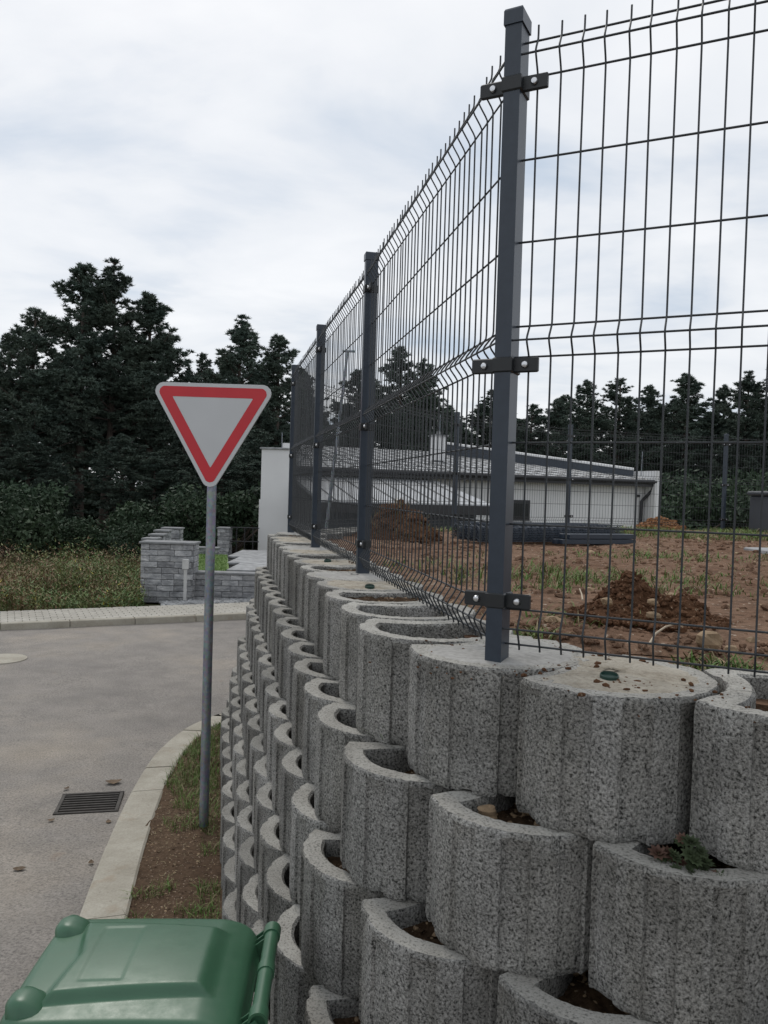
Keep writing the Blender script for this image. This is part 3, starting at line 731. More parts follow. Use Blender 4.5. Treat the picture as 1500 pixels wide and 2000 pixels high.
def lid_grip(yc):
    """scooped lifting tab: a lip that rises at the lid's edge and curls over towards the hinge"""
    mb = MB(); prof = [(.050, -.006, .006), (.034, .016, .007), (.012, .036, .008), (-.014, .047, .008), (-.038, .049, .008), (-.054, .043, .007), (-.062, .033, .006)]
    rings = []; hw = .055; n = 11
    for (px_, pz_, th) in prof:
        ring = []
        for side_ in (1, -1):
            for q in (range(n) if side_ > 0 else range(n-1, -1, -1)):
                v = -1+2*q/(n-1); drop = .036*abs(v)**5*(1 if pz_ > 0 else .2); back = .020*v*v
                ring.append((px_+back*(1 if px_ < -.02 else -.4), yc+v*hw, LZ+.024+pz_-drop+(th/2 if side_ > 0 else -th/2)))
        rings.append(ring)
    for r_ in rings:
        for q in range(len(r_)): r_[q] = (r_[q][0]-.205, r_[q][1], r_[q][2])
    loft(mb, rings); mb.build('grip', M_BIN, lid, True, 60, local=True)
lid_grip(.165); lid_grip(-.165)
# hinge bar with sleeves and ribbed brackets
Mt = Matrix(((1, 0, 0), (0, 0, 1), (0, 1, 0)))
hx, hz = .310, LZ+.030
mb = MB()
def tube_y(mb, y0, y1, r_, x_=hx, z_=hz, n=20, hole=True, mi=0):
    ri = r_*.74; V = []
    for (rr, yy) in ((ri, y0+.03), (ri, y0), (r_, y0), (r_, y1), (ri, y1), (ri, y1-.03)):
        for j in range(n): a = 2*math.pi*j/n; V.append((x_+rr*math.cos(a), yy, z_+rr*math.sin(a)))
    Fs = [(i*n+j, i*n+(j+1) % n, (i+1)*n+(j+1) % n, (i+1)*n+j) for i in range(5) for j in range(n)]+[tuple(range(n)), tuple(range(6*n-1, 5*n-1, -1))]
    mb.add(V, Fs, mi)
tube_y(mb, -.19, .19, .0195); tube_y(mb, -.205, -.165, .0235); tube_y(mb, .165, .205, .0235); tube_y(mb, -.012, .022, .0225)
mb.build('handle_bar', M_BIN, bin_, True, 35, local=True)
for yy in (-.185, .185):
    mb = MB()
    for o_ in (-.026, 0, .026):
        V = [(.235, yy+o_-.0025, LZ-.115), (.25, yy+o_-.0025, LZ+.000), (hx-.005, yy+o_-.0025, hz+.010), (hx+.012, yy+o_-.0025, hz-.012), (.275, yy+o_-.0025, LZ-.11)]
        V2 = [(a, b+.005, c) for a, b, c in V]; n = 5
        mb.add(V+V2, [tuple(range(n)), tuple(range(2*n-1, n-1, -1))]+[(i, n+i, n+(i+1) % n, (i+1) % n) for i in range(n)])
    mb.box((.262, yy, LZ-.035), (.03, .058, .004)); mb.box((.268, yy, LZ-.072), (.03, .058, .004)); mb.box((.290, yy, LZ+.004), (.045, .058, .004), M=Matrix.Rotation(R(-18), 3, 'Y'))
    mb.build('bracket', M_BIN, bin_, local=True)
for yy in (-.21, .21):
    Mw = Matrix(((1, 0, 0), (0, 0, 1), (0, -1, 0)))
    w = MB().lathe([(.06, -.022), (.092, -.022), (.1, -.012), (.1, .012), (.092, .022), (.06, .022)], 28, (.2, yy, .1), 0, Mw).build('wheel', M_BINBLK, bin_, True, 40, local=True)
    MB().lathe([(.02, -.028), (.055, -.024), (.055, .024), (.02, .028)], 20, (.2, yy, .1), 0, Mw).build('hub', M_BIN, w, True, 40, local=True)
MB().tube([(.2, -.2, .1), (.2, .2, .1)], .011, 10).build('axle', M_GALV, bin_, True, 40, local=True)

# ------------------------------------------------------------------ drain grate and bits on the road
ga, gb, gc, gd = atg(102, 1590), atg(132, 1556), atg(243, 1551), atg(222, 1586)
gcen = (ga+gb+gc+gd)/4; gang = math.atan2((gc-gb).y, (gc-gb).x); gw = ((gc-gb).length+(gd-ga).length)/2; gh = min(.42, ((gb-ga).length+(gc-gd).length)/2); gw = min(gw, .52)
gr = thing('drain_grate', 'rusty iron storm drain grate set in the road beside the kerb', 'drain grate', (gcen.x, gcen.y, gz(gcen.y)+.012))
Mg = Matrix.Rotation(gang, 3, 'Z')
def gl(x_, y_): return gcen+Mg@Vector((x_, y_, 0))
zr = gz(gcen.y)+.001
c = gl(0, 0); MB().box((c.x, c.y, zr+.001), (gw-.02, gh-.02, .004), gang).build('pit', M_PIT_SHADE, gr)  # flat near-black plate at road level, painted as the shade below the bars
for (x_, y_, a, b) in ((0, gh/2, gw+.03, .022), (0, -gh/2, gw+.03, .022), (gw/2, 0, .026, gh-.03), (-gw/2, 0, .026, gh-.03)):
    c = gl(x_, y_); MB().box((c.x, c.y, zr+.006), (a, b, .02), gang, bev=.003).build('frame', M_IRON, gr)
for q in range(7):
    c = gl(0, -gh/2+(q+1)*gh/8); MB().box((c.x, c.y, zr+.008), (gw-.03, .018, .018), gang, bev=.003).build('bar', M_IRON, gr)
def leaf_obj(px, py, L_, rot, label, curl=.2, group=None):
    p = atg(px, py, dz=.008); mb = MB(); n = 7; V = []
    for i in range(n):
        t = i/(n-1); w = .36*math.sin(math.pi*min(1, t*.95+.04))**.8
        for s_ in (-1, 0, 1): V.append(((t-.5)*L_, s_*w*L_, L_*((curl*.5)*(2*t-1)**2+.10*abs(s_)*w+.03*rng.uniform())))
    Mr = Matrix.Rotation(rot, 3, 'Z'); V = [p+Mr@Vector(v) for v in V]
    Fs = [(i*3+k_, i*3+k_+1, i*3+k_+4, i*3+k_+3) for i in range(n-1) for k_ in range(2)]
    o = centre(mb.add(V, Fs).build('dry_leaf', M_DRY)); tag(o, label, 'leaf', group); return o
leaf_obj(222, 1528, .12, .3, 'curled dry leaf on the road above the drain grate', .25)
leaf_obj(130, 1540, .05, 1.2, 'small dark leaf on the road beside the grate corner', .3)
leaf_obj(100, 1602, .05, .7, 'tiny leaf scrap below the grate on the asphalt', .3)
leaf_obj(212, 1605, .05, 2.0, 'small leaf lying between the grate and kerb', .2)
leaf_obj(38, 1697, .07, .2, 'pale flat dry leaf alone on the open asphalt', .12)
leaf_obj(178, 1685, .045, 1.9, 'brown leaf scrap against the kerb edge', .4)
mhc = atg(2, 1288)
mb = MB().lathe([(.31, -.02), (.31, .008), (.29, .010), (.02, .0105)], 36, (mhc.x, mhc.y, gz(mhc.y)+.004)); o = centre(mb.build('manhole_cover', M_KERB, None, True, 30)); tag(o, 'pale round manhole cover in the road surface', 'manhole cover')
# ------------------------------------------------------------------ grass and small plants
def blades(mb, P, h, w, lean, mi, rs, n=3):
    az = rs.uniform(0, 6.283); dv = Vector((math.cos(az), math.sin(az), 0)); sv = Vector((-dv.y, dv.x, 0)); V = []
    for i in range(n):
        t = i/n; c = P+Vector((0, 0, h*t*(1-.25*lean*t)))+dv*(h*lean*t*t); ww = w*(1-t*.6)
        V += [c-sv*ww/2, c+sv*ww/2]
    V.append(P+Vector((0, 0, h*(1-.3*lean)))+dv*h*lean)
    Fs = [(2*i, 2*i+1, 2*i+3, 2*i+2) for i in range(n-1)]+[(2*n-2, 2*n-1, 2*n)]
    mb.add(V, Fs, mi)
rs = np.random.default_rng(3)
mb = MB(); cnt = 0
vp = np.column_stack([rs.uniform(-2.3, .2, 90000), rs.uniform(2.3, 8.2, 90000)])
ok = in_verge(vp) & (offset_np(vp) < -.24-.31); vp = vp[ok]; vz = verge_z(vp)
dens = wob(vp, 3.1, 3)*.5+wob(vp, 8.0, 1)*.4
yy = vp[:, 1]; thr = -.35+.78*smooth((5.9-yy)/1.1)-.42*smooth((4.5-yy)/.5)+.25*wob(vp, 14, 9); edge = -line_side(vp, kpoly)
keepv = (dens > thr) | ((offset_np(vp) > -.66) & (dens > thr-.45))
for (x_, y_), z, d_ in zip(vp[keepv], vz[keepv], dens[keepv]):
    if rs.random() > .62: continue
    r_ = rs.random(); mi = 0 if r_ < .62 else (1 if r_ < .87 else 2)
    blades(mb, Vector((x_, y_, z-.004)), rs.uniform(.02, .075)*(1.25 if y_ > 5.4 else 1), rs.uniform(.003, .006), rs.uniform(.3, 1.3), mi, rs, 2)
o = mb.build('grass', M_GR); tag(o, 'short patchy grass on the verge between kerb and wall', 'grass', kind='stuff')
mb = MB()
lp = np.column_stack([rs.uniform(-2.2, .2, 9000), rs.uniform(2.3, 8.0, 9000)]); lp = lp[in_verge(lp) & (offset_np(lp) < -.55)]; lz = verge_z(lp)
for (x_, y_), z in zip(lp[:1900], lz):
    q = rs.random()
    if q < .6: add_rock(mb, Vector((x_, y_, z)), rs.uniform(.002, .009), rs, 0 if rs.random() < .5 else 1)
    else:
        a = rs.uniform(0, 6.28); l_ = rs.uniform(.006, .028); d_ = Vector((math.cos(a), math.sin(a), rs.uniform(-.1, .25)))*l_; w_ = Vector((-math.sin(a), math.cos(a), 0))*rs.uniform(.001, .003); p = Vector((x_, y_, z+.004))
        mb.add([p-w_, p+w_, p+d_+w_*.5, p+d_-w_*.5], [(0, 1, 2, 3)], 2)
o = mb.build('verge_litter', [M_VERGE, M_STONE, M_GR[2]]); tag(o, 'pebbles and dry straw littering the bare verge soil', 'litter', kind='stuff')
mb = MB()
cp_ = np.column_stack([rs.uniform(-.5, 7, 7000), 1.5+rs.random(7000)**1.5*9]); cp_ = cp_[offset_np(cp_) > .28]; cz = yard_z(cp_)
for (x_, y_), z in zip(cp_, cz): add_rock(mb, Vector((x_, y_, z)), rs.uniform(.004, .022)*(1 if rs.random() < .8 else 1.7), rs, 0 if rs.random() < .86 else 1)
o = mb.build('yard_clods', [M_YARD, M_STONE]); tag(o, 'loose clods and grit strewn over the yard soil', 'soil', kind='stuff')
mb = MB()
def tuft(mb, c, n, spread, hmin, hmax, rs, mix=(.6, .85), w=(.004, .008)):
    for _ in range(n):
        a = rs.uniform(0, 6.28); rr = spread*math.sqrt(rs.random()); p = Vector((c[0]+rr*math.cos(a), c[1]+rr*math.sin(a), c[2]-.01)); q = rs.random()
        blades(mb, p, rs.uniform(hmin, hmax), rs.uniform(*w), rs.uniform(.4, 1.4), 0 if q < mix[0] else (1 if q < mix[1] else 2), rs, 3)
yz = TOPZ-.04
for px, py, n, sp_, hm in [(1040, 1130, 160, .35, .17), (1085, 1125, 160, .4, .17), (1010, 1120, 120, .3, .15), (1130, 1140, 150, .35, .16), (1180, 1135, 120, .3, .14), (1150, 1120, 120, .4, .15),
        (1370, 1135, 160, .35, .15), (1400, 1140, 120, .3, .13), (1330, 1130, 80, .3, .1), (1235, 1090, 80, .3, .12), (1380, 1100, 80, .35, .1), (1320, 1085, 60, .3, .1), (1060, 1085, 60, .4, .1),
        (1170, 1245, 70, .06, .08), (1050, 1245, 70, .07, .12), (1030, 1250, 60, .05, .10), (1400, 1300, 110, .12, .09), (1440, 1310, 100, .1, .09), (1370, 1305, 60, .08, .06), (1490, 1325, 60, .07, .08),
        (900, 1150, 60, .25, .14), (860, 1110, 80, .5, .16), (920, 1100, 60, .4, .14), (880, 1200, 70, .08, .11), (940, 1180, 40, .1, .1), (1250, 1080, 60, .3, .1), (1460, 1090, 60, .3, .1)]:
    p = at(px, py, yz); 
    if py < 1200:
        for _q in range(9):
            pj = Vector((p.x+rs.normal(0, .28), p.y+rs.normal(0, .30), p.z)); tuft(mb, pj, int(n*.14), rs.uniform(.04, .13), hm*.15, hm*rs.uniform(.35, .75), rs)
    else: tuft(mb, p, int(n*1.1), sp_*.9, hm*.18, hm*.62, rs)
yp = np.column_stack([rs.uniform(-1, 12, 26000), rs.uniform(1.4, 12.9, 26000)]); yp = yp[offset_np(yp) > .3]
dn = wob(yp, .9, 2)*.6+wob(yp, 3.3, 5)*.4; far = yp[:, 1] > 9.3
kk = (dn > .40) | (far & (dn > -.3))
for (x_, y_), z, f_ in zip(yp[kk], yard_z(yp[kk]), far[kk]): tuft(mb, (x_, y_, z), 5 if f_ else 3, .08, .03, .12 if f_ else .08, rs, w=(.005, .011))
o = mb.build('grass', M_GR); tag(o, 'scattered green grass tufts growing on the brown yard', 'grass', kind='stuff')
# ------------------------------------------------------------------ soil heaps, stones, roots in the yard
def mound(name, c, rx, ry, h, mat, label, seed, clods=200, cs=(.01, .035), rz=0, peaks=None):
    rs = np.random.default_rng(seed); mb = MB(); n, K = 56, 18; V = []; Mr = Matrix.Rotation(rz, 3, 'Z')
    def hh(u, v):
        rr = math.hypot(u, v); z = max(0, 1-rr**1.6)
        if peaks: z = max(0, sum(a*math.exp(-((u-b)**2+(v-d_)**2)/s_) for a, b, d_, s_ in peaks))*max(0, 1-rr**5)
        return z*h*(1+.25*nz((u*3, v*3, seed), 1))+(.16*h*nz((u*9, v*9, seed), 1)+.10*h*nz((u*22, v*22, seed), 1))*(1-rr**4)-.02*rr
    for i in range(1, K+1):
        for j in range(n):
            a = 2*math.pi*j/n; rr = i/K*(1+.15*nz((math.cos(a)*2, math.sin(a)*2, seed), 1)*(i/K)); u, v = rr*math.cos(a), rr*math.sin(a)
            V.append(Vector(c)+Mr@Vector((u*rx, v*ry, hh(u, v))))
    V.append(Vector(c)+Vector((0, 0, hh(0, 0)))); c0_ = len(V)-1
    Fs = [(i*n+j, i*n+(j+1) % n, (i+1)*n+(j+1) % n, (i+1)*n+j) for i in range(K-1) for j in range(n)]+[(c0_, j, (j+1) % n) for j in range(n)]
    mb.add(V, Fs)
    for _ in range(clods):
        a = rs.uniform(0, 6.28); rr = math.sqrt(rs.random())*1.05; u, v = rr*math.cos(a), rr*math.sin(a)
        add_rock(mb, Vector(c)+Mr@Vector((u*rx, v*ry, max(hh(u, v), 0)+.002)), rs.uniform(*cs), rs, 0, .9)
    o = centre(mb.build(name, mat)); tag(o, label, 'soil heap'); return o
pm = at(1262, 1205, TOPZ-.03); pml = at(1140, 1200, TOPZ-.03); wm = (pm-pml).length
mound('soil_heap', pm, .27, .24, .135, M_MOUND, 'dark brown heap of freshly dug soil behind the right fence panel', 5, 900, (.004, .016), R(-20), [(1.0, -.25, .25, .16), (.72, .55, -.05, .14), (.45, -.5, -.3, .3)])
pm2 = at(1200, 1245, TOPZ-.035); mound('soil_heap', pm2, .52, .16, .025, M_YARD, 'low spread of reddish crumbs in front of the dark soil heap', 9, 260, (.004, .016), R(-22))
po = at(1290, 1030, TOPZ-.05); mound('soil_heap', po, .38, .3, .15, M_ORANGE, 'orange clay heap beside the far fence near the house corner', 11, 140, (.02, .06), 0)
pb = at(775, 1052, TOPZ-.05); mound('soil_heap', pb, .40, .36, .33, M_MOUND, 'heap of dug turf and roots seen through the middle fence panel', 13, 200, (.02, .06), 0)
mb = MB(); rs2 = np.random.default_rng(8)
for _ in range(420):
    a = rs2.uniform(0, 6.28); rr = math.sqrt(rs2.random()); p = pb+Vector((.4*rr*math.cos(a), .36*rr*math.sin(a), .33*max(0, 1-rr**1.6)))
    blades(mb, p, rs2.uniform(.05, .16), .007, rs2.uniform(.5, 1.5), int(rs2.choice([2, 3, 3, 1])), rs2, 2)
o = mb.build('dry_turf', M_GR); tag(o, 'dry roots and dead grass matting the turf heap', 'dead grass', kind='stuff')
for (px, py, sz, lab) in [(1185, 1175, .022, 'pale tan stone on the left slope of the dark soil heap'), (1277, 1202, .020, 'buff stone low on the front of the dark soil heap'), (1275, 1176, .018, 'small light stone high on the dark soil heap'),
        (1385, 1252, .045, 'large flat tan stone in the reddish soil crumbs'), (1428, 1268, .016, 'small pointed stone beside the large flat tan stone')]:
    p = at(px, py, TOPZ-.01 if py > 1210 else TOPZ+.04); p = p if py > 1210 else aty(px, py, pm.y-.17); mb = MB(); stone(mb, p, sz, rs2)
    o = centre(mb.build('stone', M_STONE)); tag(o, lab, 'stone')
for _ in range(26):
    px, py = rs2.uniform(1000, 1500), rs2.uniform(1090, 1270); p = at(px, py, TOPZ-.04)
    if (p-pm).length < .4: continue
    mb = MB(); stone(mb, p, rs2.uniform(.006, .016), rs2); o = centre(mb.build('stone', M_STONE)); tag(o, 'small loose pebble on the brown yard soil', 'stone', 'pebbles scattered on the yard soil')
for pts, lab in (([(1268, 1258), (1280, 1238), (1300, 1224), (1322, 1218)], 'pale forked root lying on the reddish soil'), ([(1138, 1172), (1136, 1160), (1132, 1150)], 'short pale straw stalk sticking out of the soil')):
    P = []
    for i, (a, b) in enumerate(pts): p = at(a, b, TOPZ-.015+.006*i); P.append(p)
    o = centre(MB().tube(P, [.004, .0035, .003, .002][:len(P)], 6).build('root', M_ROOT, None, True, 60)); tag(o, lab, 'root')
# stack of spare fence panels and posts lying in the yard
sp0, sp1 = at(935, 1062, TOPZ-.04), at(1220, 1062, TOPZ-.04)
st_ = thing('panel_stack', 'flat stack of spare anthracite mesh panels lying on the yard', 'panel stack', ((sp0.x+sp1.x)/2, (sp0.y+sp1.y)/2, TOPZ-.04))
dvx = (sp1-sp0).normalized(); dvn = Vector((-dvx.y, dvx.x, 0)); ls = (sp1-sp0).length*1.0
for lay in range(9):
    mb = MB(); z = TOPZ-.02+lay*.016; jx = rs2.uniform(-.03, .03)
    for v, q in zip(np.linspace(0, .5, 9), (.0, .03, 0, 0, .03, 0, 0, .03, 0)):
        a = sp0+dvx*jx+dvn*v; b = sp0+dvx*(ls+jx)+dvn*v; mb.tube([(a.x, a.y, z+q), (b.x, b.y, z+q)], .004, 4)
    for u in np.arange(.03, ls, .10):
        a = sp0+dvx*(u+jx); mb.tube([(a.x+dvn.x*v, a.y+dvn.y*v, z+q) for v, q in zip(np.linspace(0, .5, 9), (.0, .03, 0, 0, .03, 0, 0, .03, 0))], .0035, 4, cap=False)
    mb.build('mesh_panel', M_ANTH, st_)
for i in range(4):
    a = sp0+dvx*(.75+.04*i)-dvn*(.10+.055*(i % 2)); b = sp1-dvx*.02-dvn*(.10+.055*(i % 2)); c = (a+b)/2
    MB().box((c.x, c.y, TOPZ-.01+.05*(i//2)), ((b-a).length, .05, .045), math.atan2(dvx.y, dvx.x), bev=.003).build('spare_post', M_ANTH, st_)
p = at(1500, 1079, TOPZ-.03); o = centre(MB().box((p.x+.35, p.y, p.z), (.9, .5, .06), .1, bev=.01).build('concrete_slab', M_STEP)); tag(o, 'pale flat concrete slab lying in the yard grass', 'slab')
# dark container at the right edge of the yard
pc = aty(1560, 1034, 12.0); cb_ = thing('storage_box', 'dark grey storage box with lid standing by the far fence', 'storage box', (pc.x, pc.y, TOPZ-.06))
zb0 = aty(1490, 958, 12.0).z
MB().box((pc.x, pc.y, (TOPZ-.06+zb0-.08)/2), (1.2, .7, zb0-.08-TOPZ+.06), .05, bev=.02).build('box_body', M_STORE, cb_)
MB().box((pc.x, pc.y, zb0-.045), (1.28, .76, .07), .05, bev=.02).build('box_lid', M_STORE, cb_)
# pipe stubs in the mortar of the top course
def on_block(kx, dx_, dy_):
    for q, b in ROW1:
        if q == kx: p = wl(b); return Vector((p.x+dx_, p.y+dy_, TOPZ-.006))
for (px, py, lab) in ((1189, 1333, 'green pipe stub in the beige mortar of the block beside the corner post'), (722, 1152, 'dark green pipe stub in mortar near the second fence post'), (640, 1100, 'green pipe stub in mortar between the far fence posts')):
    p = at(px, py, TOPZ-.004)
    o = centre(MB().lathe([(.016, -.03), (.0205, -.03), (.0205, .018), (.0185, .020), (.0175, .014), (.002, .013)], 20, (p.x, p.y, p.z), 0, Matrix.Rotation(R(8), 3, 'X')).build('pipe_stub', M_PIPE, None, True, 35)); tag(o, lab, 'pipe')
# crumbs of soil and gravel on the wall top
mb = MB()
for px, py, n, sp_ in ((1225, 1338, 60, .035), (1180, 1325, 30, .05), (1080, 1310, 40, .06), (1100, 1300, 30, .08), (960, 1300, 40, .1), (700, 1100, 40, .05), (1300, 1350, 25, .1), (1370, 1340, 25, .08), (1050, 1265, 40, .07), (1180, 1285, 50, .07), (880, 1265, 30, .06)):
    p = at(px, py, TOPZ)
    for _ in range(n):
        q = rs2.normal(0, sp_, 2); sz = rs2.uniform(.001, .0036) if rs2.random() < .85 else rs2.uniform(.004, .008)
        add_rock(mb, Vector((p.x+q[0], p.y+q[1], TOPZ+sz*.5)), sz, rs2, 0)
o = mb.build('soil_crumbs', M_MOUND); tag(o, 'crumbs of brown soil strewn on the wall top', 'soil', kind='stuff')
# stone and plants in the openings of the wall
p = at(965, 1580, TOPZ-HB+.004); mb = MB(); stone(mb, p+Vector((-.01, .035, -.022)), .022, rs2); o = centre(mb.build('stone', M_STONE)); tag(o, 'tan stone wedged under the block that carries the corner post', 'stone')
ps = at(1340, 1700, TOPZ-HB+.0); suc = thing('houseleek', 'small clump of houseleek with spiky rosettes growing from an opening in the block wall', 'plant', (ps.x, ps.y, TOPZ-HB-.03))
for i in range(40):
    tq = rs2.uniform(-.065, .065); c = Vector((ps.x+tq, ps.y+.015-.45*tq+rs2.normal(0, .012), TOPZ-HB-.03+rs2.uniform(0, .10)*(1-abs(tq)/.085))); mb = MB(); rr = rs2.uniform(.010, .021)
    ax = Vector((rs2.normal(0, .4), -.5+rs2.normal(0, .3), 1)).normalized(); Mq = ax.to_track_quat('Z', 'Y').to_matrix()
    for ring, nn in ((0, 9), (1, 7), (2, 4)):
        for q in range(nn):
            a = 6.283*q/nn+ring*.4; el = R(15+28*ring); ln_ = rr*(1-.22*ring); d_ = Vector((math.cos(a)*math.cos(el), math.sin(a)*math.cos(el), math.sin(el))); s_ = Vector((-math.sin(a), math.cos(a), 0)); u = d_.cross(s_)
            V = [d_*ln_*.1, d_*ln_*.6+s_*ln_*.24+u*ln_*-.05, d_*ln_*1.05-u*ln_*.1, d_*ln_*.6-s_*ln_*.24+u*ln_*-.05, d_*ln_*.55-u*ln_*.16]
            mb.add([c+Mq@v for v in V], [(0, 1, 4), (1, 2, 4), (2, 3, 4), (3, 0, 4), (0, 3, 2, 1)])
    mb.build('rosette', M_SUCC[1 if rs2.random() < .15 else 0], suc)
mb = MB(); pg = at(745, 1460, TOPZ-HB-.03); tuft(mb, pg, 9, .02, .10, .17, rs2, (.5, .8), (.003, .005)); o = centre(mb.build('grass_tuft', M_GR)); tag(o, 'thin grass blades leaning out of a wall opening below the hollow block', 'grass')
# ------------------------------------------------------------------ pines, shrubs and meadow
def pine_mesh(seed, Ht=12.0, cb=.28, wid=2.6, ntop=1, tuftn=2000):
    rs = np.random.default_rng(seed); tb = MB(); tp = []
    bx, by = rs.normal(0, .25, 2)
    def tx(z): t = z/Ht; return Vector((bx*math.sin(t*2.2), by*math.sin(t*1.7+.4), z))
    K = 9; tb.tube([tx(Ht*i/K) for i in range(K+1)], [.17*(1-.92*i/K)+.012 for i in range(K+1)], 8)
    ends = []
    z = Ht*cb
    for q in range(5):                               # dead stubs below the crown
        zz = Ht*rs.uniform(.12, cb); a = rs.uniform(0, 6.28); l_ = rs.uniform(.4, 1.4); p = tx(zz); tb.tube([p, p+Vector((math.cos(a)*l_, math.sin(a)*l_, rs.uniform(-.2, .3)))], [.03, .008], 5)
    while z < Ht*.985:
        t = (z/Ht-cb)/(1-cb); prof = (min(1, (t+.10)/.30)**.7)*(1-t)**.85+.05
        nb = int(rs.integers(3, 6))
        for q in range(nb):
            a = rs.uniform(0, 6.283); ln_ = wid*prof*rs.uniform(.45, 1.18); el = R(rs.uniform(-4, 22)+28*t); p0 = tx(z+rs.uniform(-.12, .12))
            dv = Vector((math.cos(a)*math.cos(el), math.sin(a)*math.cos(el), math.sin(el)))
            pts = [p0+dv*ln_*u+Vector((0, 0, ln_*(.42*u**2.4-.13*u))) for u in (0, .35, .7, 1)]
            tb.tube(pts, [.045*(1-t)+.012, .03*(1-t)+.01, .016, .006], 5, cap=False); ends.append((pts, ln_, t))
        z += rs.uniform(.26, .52)*(1.15-.45*t)
    if ntop > 1:
        pass
    # tufts along the outer part of every limb
    N_ = []; tot = sum(e[1] for e in ends)
    C = []; A = []
    for pts, ln_, t in ends:
        k_ = max(3, int(tuftn*ln_/tot))
        for _ in range(k_):
            u = 1-.72*rs.random()**1.25; f = u*3; i = min(2, int(f)); p = pts[i].lerp(pts[i+1], f-i)
            sp_ = .07+.13*ln_*(1-u)+.035*ln_
            C.append(p+Vector(rs.normal(0, sp_, 3)*np.array([1, 1, .42]))); A.append((pts[3]-pts[2]).normalized()+Vector((0, 0, .9)))
    for q in range(6): C.append(tx(Ht*rs.uniform(.95, 1.0))); A.append(Vector((0, 0, 1)))
    C = np.array([list(c) for c in C]); A = np.array([list(a) for a in A]); n = len(C); B = 27
    D = rs.normal(0, 1, (n, B, 3)); D /= np.linalg.norm(D, axis=2, keepdims=True); D = D*.85+A[:, None, :]*.42; D /= np.linalg.norm(D, axis=2, keepdims=True)
    ln2 = rs.uniform(.10, .215, (n, B, 1)); S2 = np.cross(D, rs.normal(0, 1, (n, B, 3))); S2 /= np.linalg.norm(S2, axis=2, keepdims=True); w = rs.uniform(.016, .034, (n, B, 1))
    b0 = C[:, None, :]+D*.02; v = np.stack([b0+S2*w, b0-S2*w, b0+D*ln2], 2).reshape(-1, 3)
    me = bpy.data.meshes.new('crown'); f = np.arange(len(v)).reshape(-1, 3)
    me.from_pydata(v.tolist(), [], f.tolist()); me.materials.append(M_NEEDLE)
    return tb.mesh('trunk', M_BARK, True, 60), me, Ht
PINES = [pine_mesh(100, 12, .26, 2.7, tuftn=2500), pine_mesh(101, 12, .30, 2.5, tuftn=2400), pine_mesh(102, 12, .20, 3.1, tuftn=2300), pine_mesh(103, 12, .30, 2.5), pine_mesh(104, 12, .24, 3.3, tuftn=2300)]
def pine(px, top_y, Y, label, group=None, var=0, wid=1.0, rz=None):
    p = aty(px, 1060, Y); topz = aty(px, top_y, Y).z; t, c, Ht = PINES[var % len(PINES)]; s_ = topz/Ht
    e = thing('pine_tree', label, 'tree', (p.x, p.y, -.03), group, rz=rng.uniform(0, 6.28) if rz is None else rz); wq = 1.55 if px > 650 else 1.34; e.scale = (s_*wid*wq, s_*wid*wq, s_)
    for nm, me in (('trunk', t), ('crown', c)): o = bpy.data.objects.new(nm, me); COL.objects.link(o); o.parent = e
    return e
G = 'dark pines along the wood edge'
for a in [(150, 512, 34, 'tallest dark pine with twin tops left of the give-way sign, thicker of its pair', None, 0, 1.0), (192, 506, 34.8, 'tall pine standing close against the tallest twin-topped pine', None, 3, .85),
          (85, 610, 33, 'dark pine shouldering the tallest pine on its open meadow side', None, 2, .95), (12, 650, 33.5, 'pine with rounded top at the end of the wood edge beside the meadow', None, 4, .9),
          (314, 575, 36, 'pointed pine between the tallest pine and the sign', None, 1, 1.05), (265, 660, 37, 'shorter pine tucked behind the pointed pine', None, 3, 1.0), (478, 618, 38, 'pine with open sky-pierced crown right above the sign', None, 3, .95), (535, 655, 39, 'pine beside the open-crowned pine above the white gable wall', None, 0, .9),
          (395, 690, 40, 'low pine filling the gap behind the sign', None, 2, .8), (600, 720, 42, 'pine just behind the far end post of the wall fence', None, 1, .9)]: pine(*a)
for i, (px, ty, Y, v, w) in enumerate([(690, 720, 45, 0, 1), (752, 680, 46, 2, .9), (812, 706, 47, 4, .85), (870, 790, 52, 1, 1), (925, 782, 54, 3, .9), (985, 806, 56, 2, .9), (1080, 782, 52, 0, .8), (1140, 746, 47, 4, .85), (1205, 742, 46, 2, .9), (1252, 752, 47, 0, .8),
        (1300, 775, 50, 3, .8), (1352, 730, 46, 1, .95), (1408, 755, 46, 4, .8), (1450, 728, 43, 3, .9), (1500, 700, 42, 2, .9), (1565, 690, 42, 0, 1), (1640, 700, 42, 1, 1)]):
    pine(px, ty, Y, 'dark pine rising behind the white house roof', 'pines behind the white house', v, w)
for i, px in enumerate(np.linspace(-120, 1640, 34)):
    pine(px+rng.uniform(-15, 15), 790+rng.uniform(-45, 40)-(60 if px < 560 else 0), 50+rng.uniform(0, 9), 'dark pine in the rear rank of the wood', 'rear rank of pines', int(rng.integers(5)), 1.05)
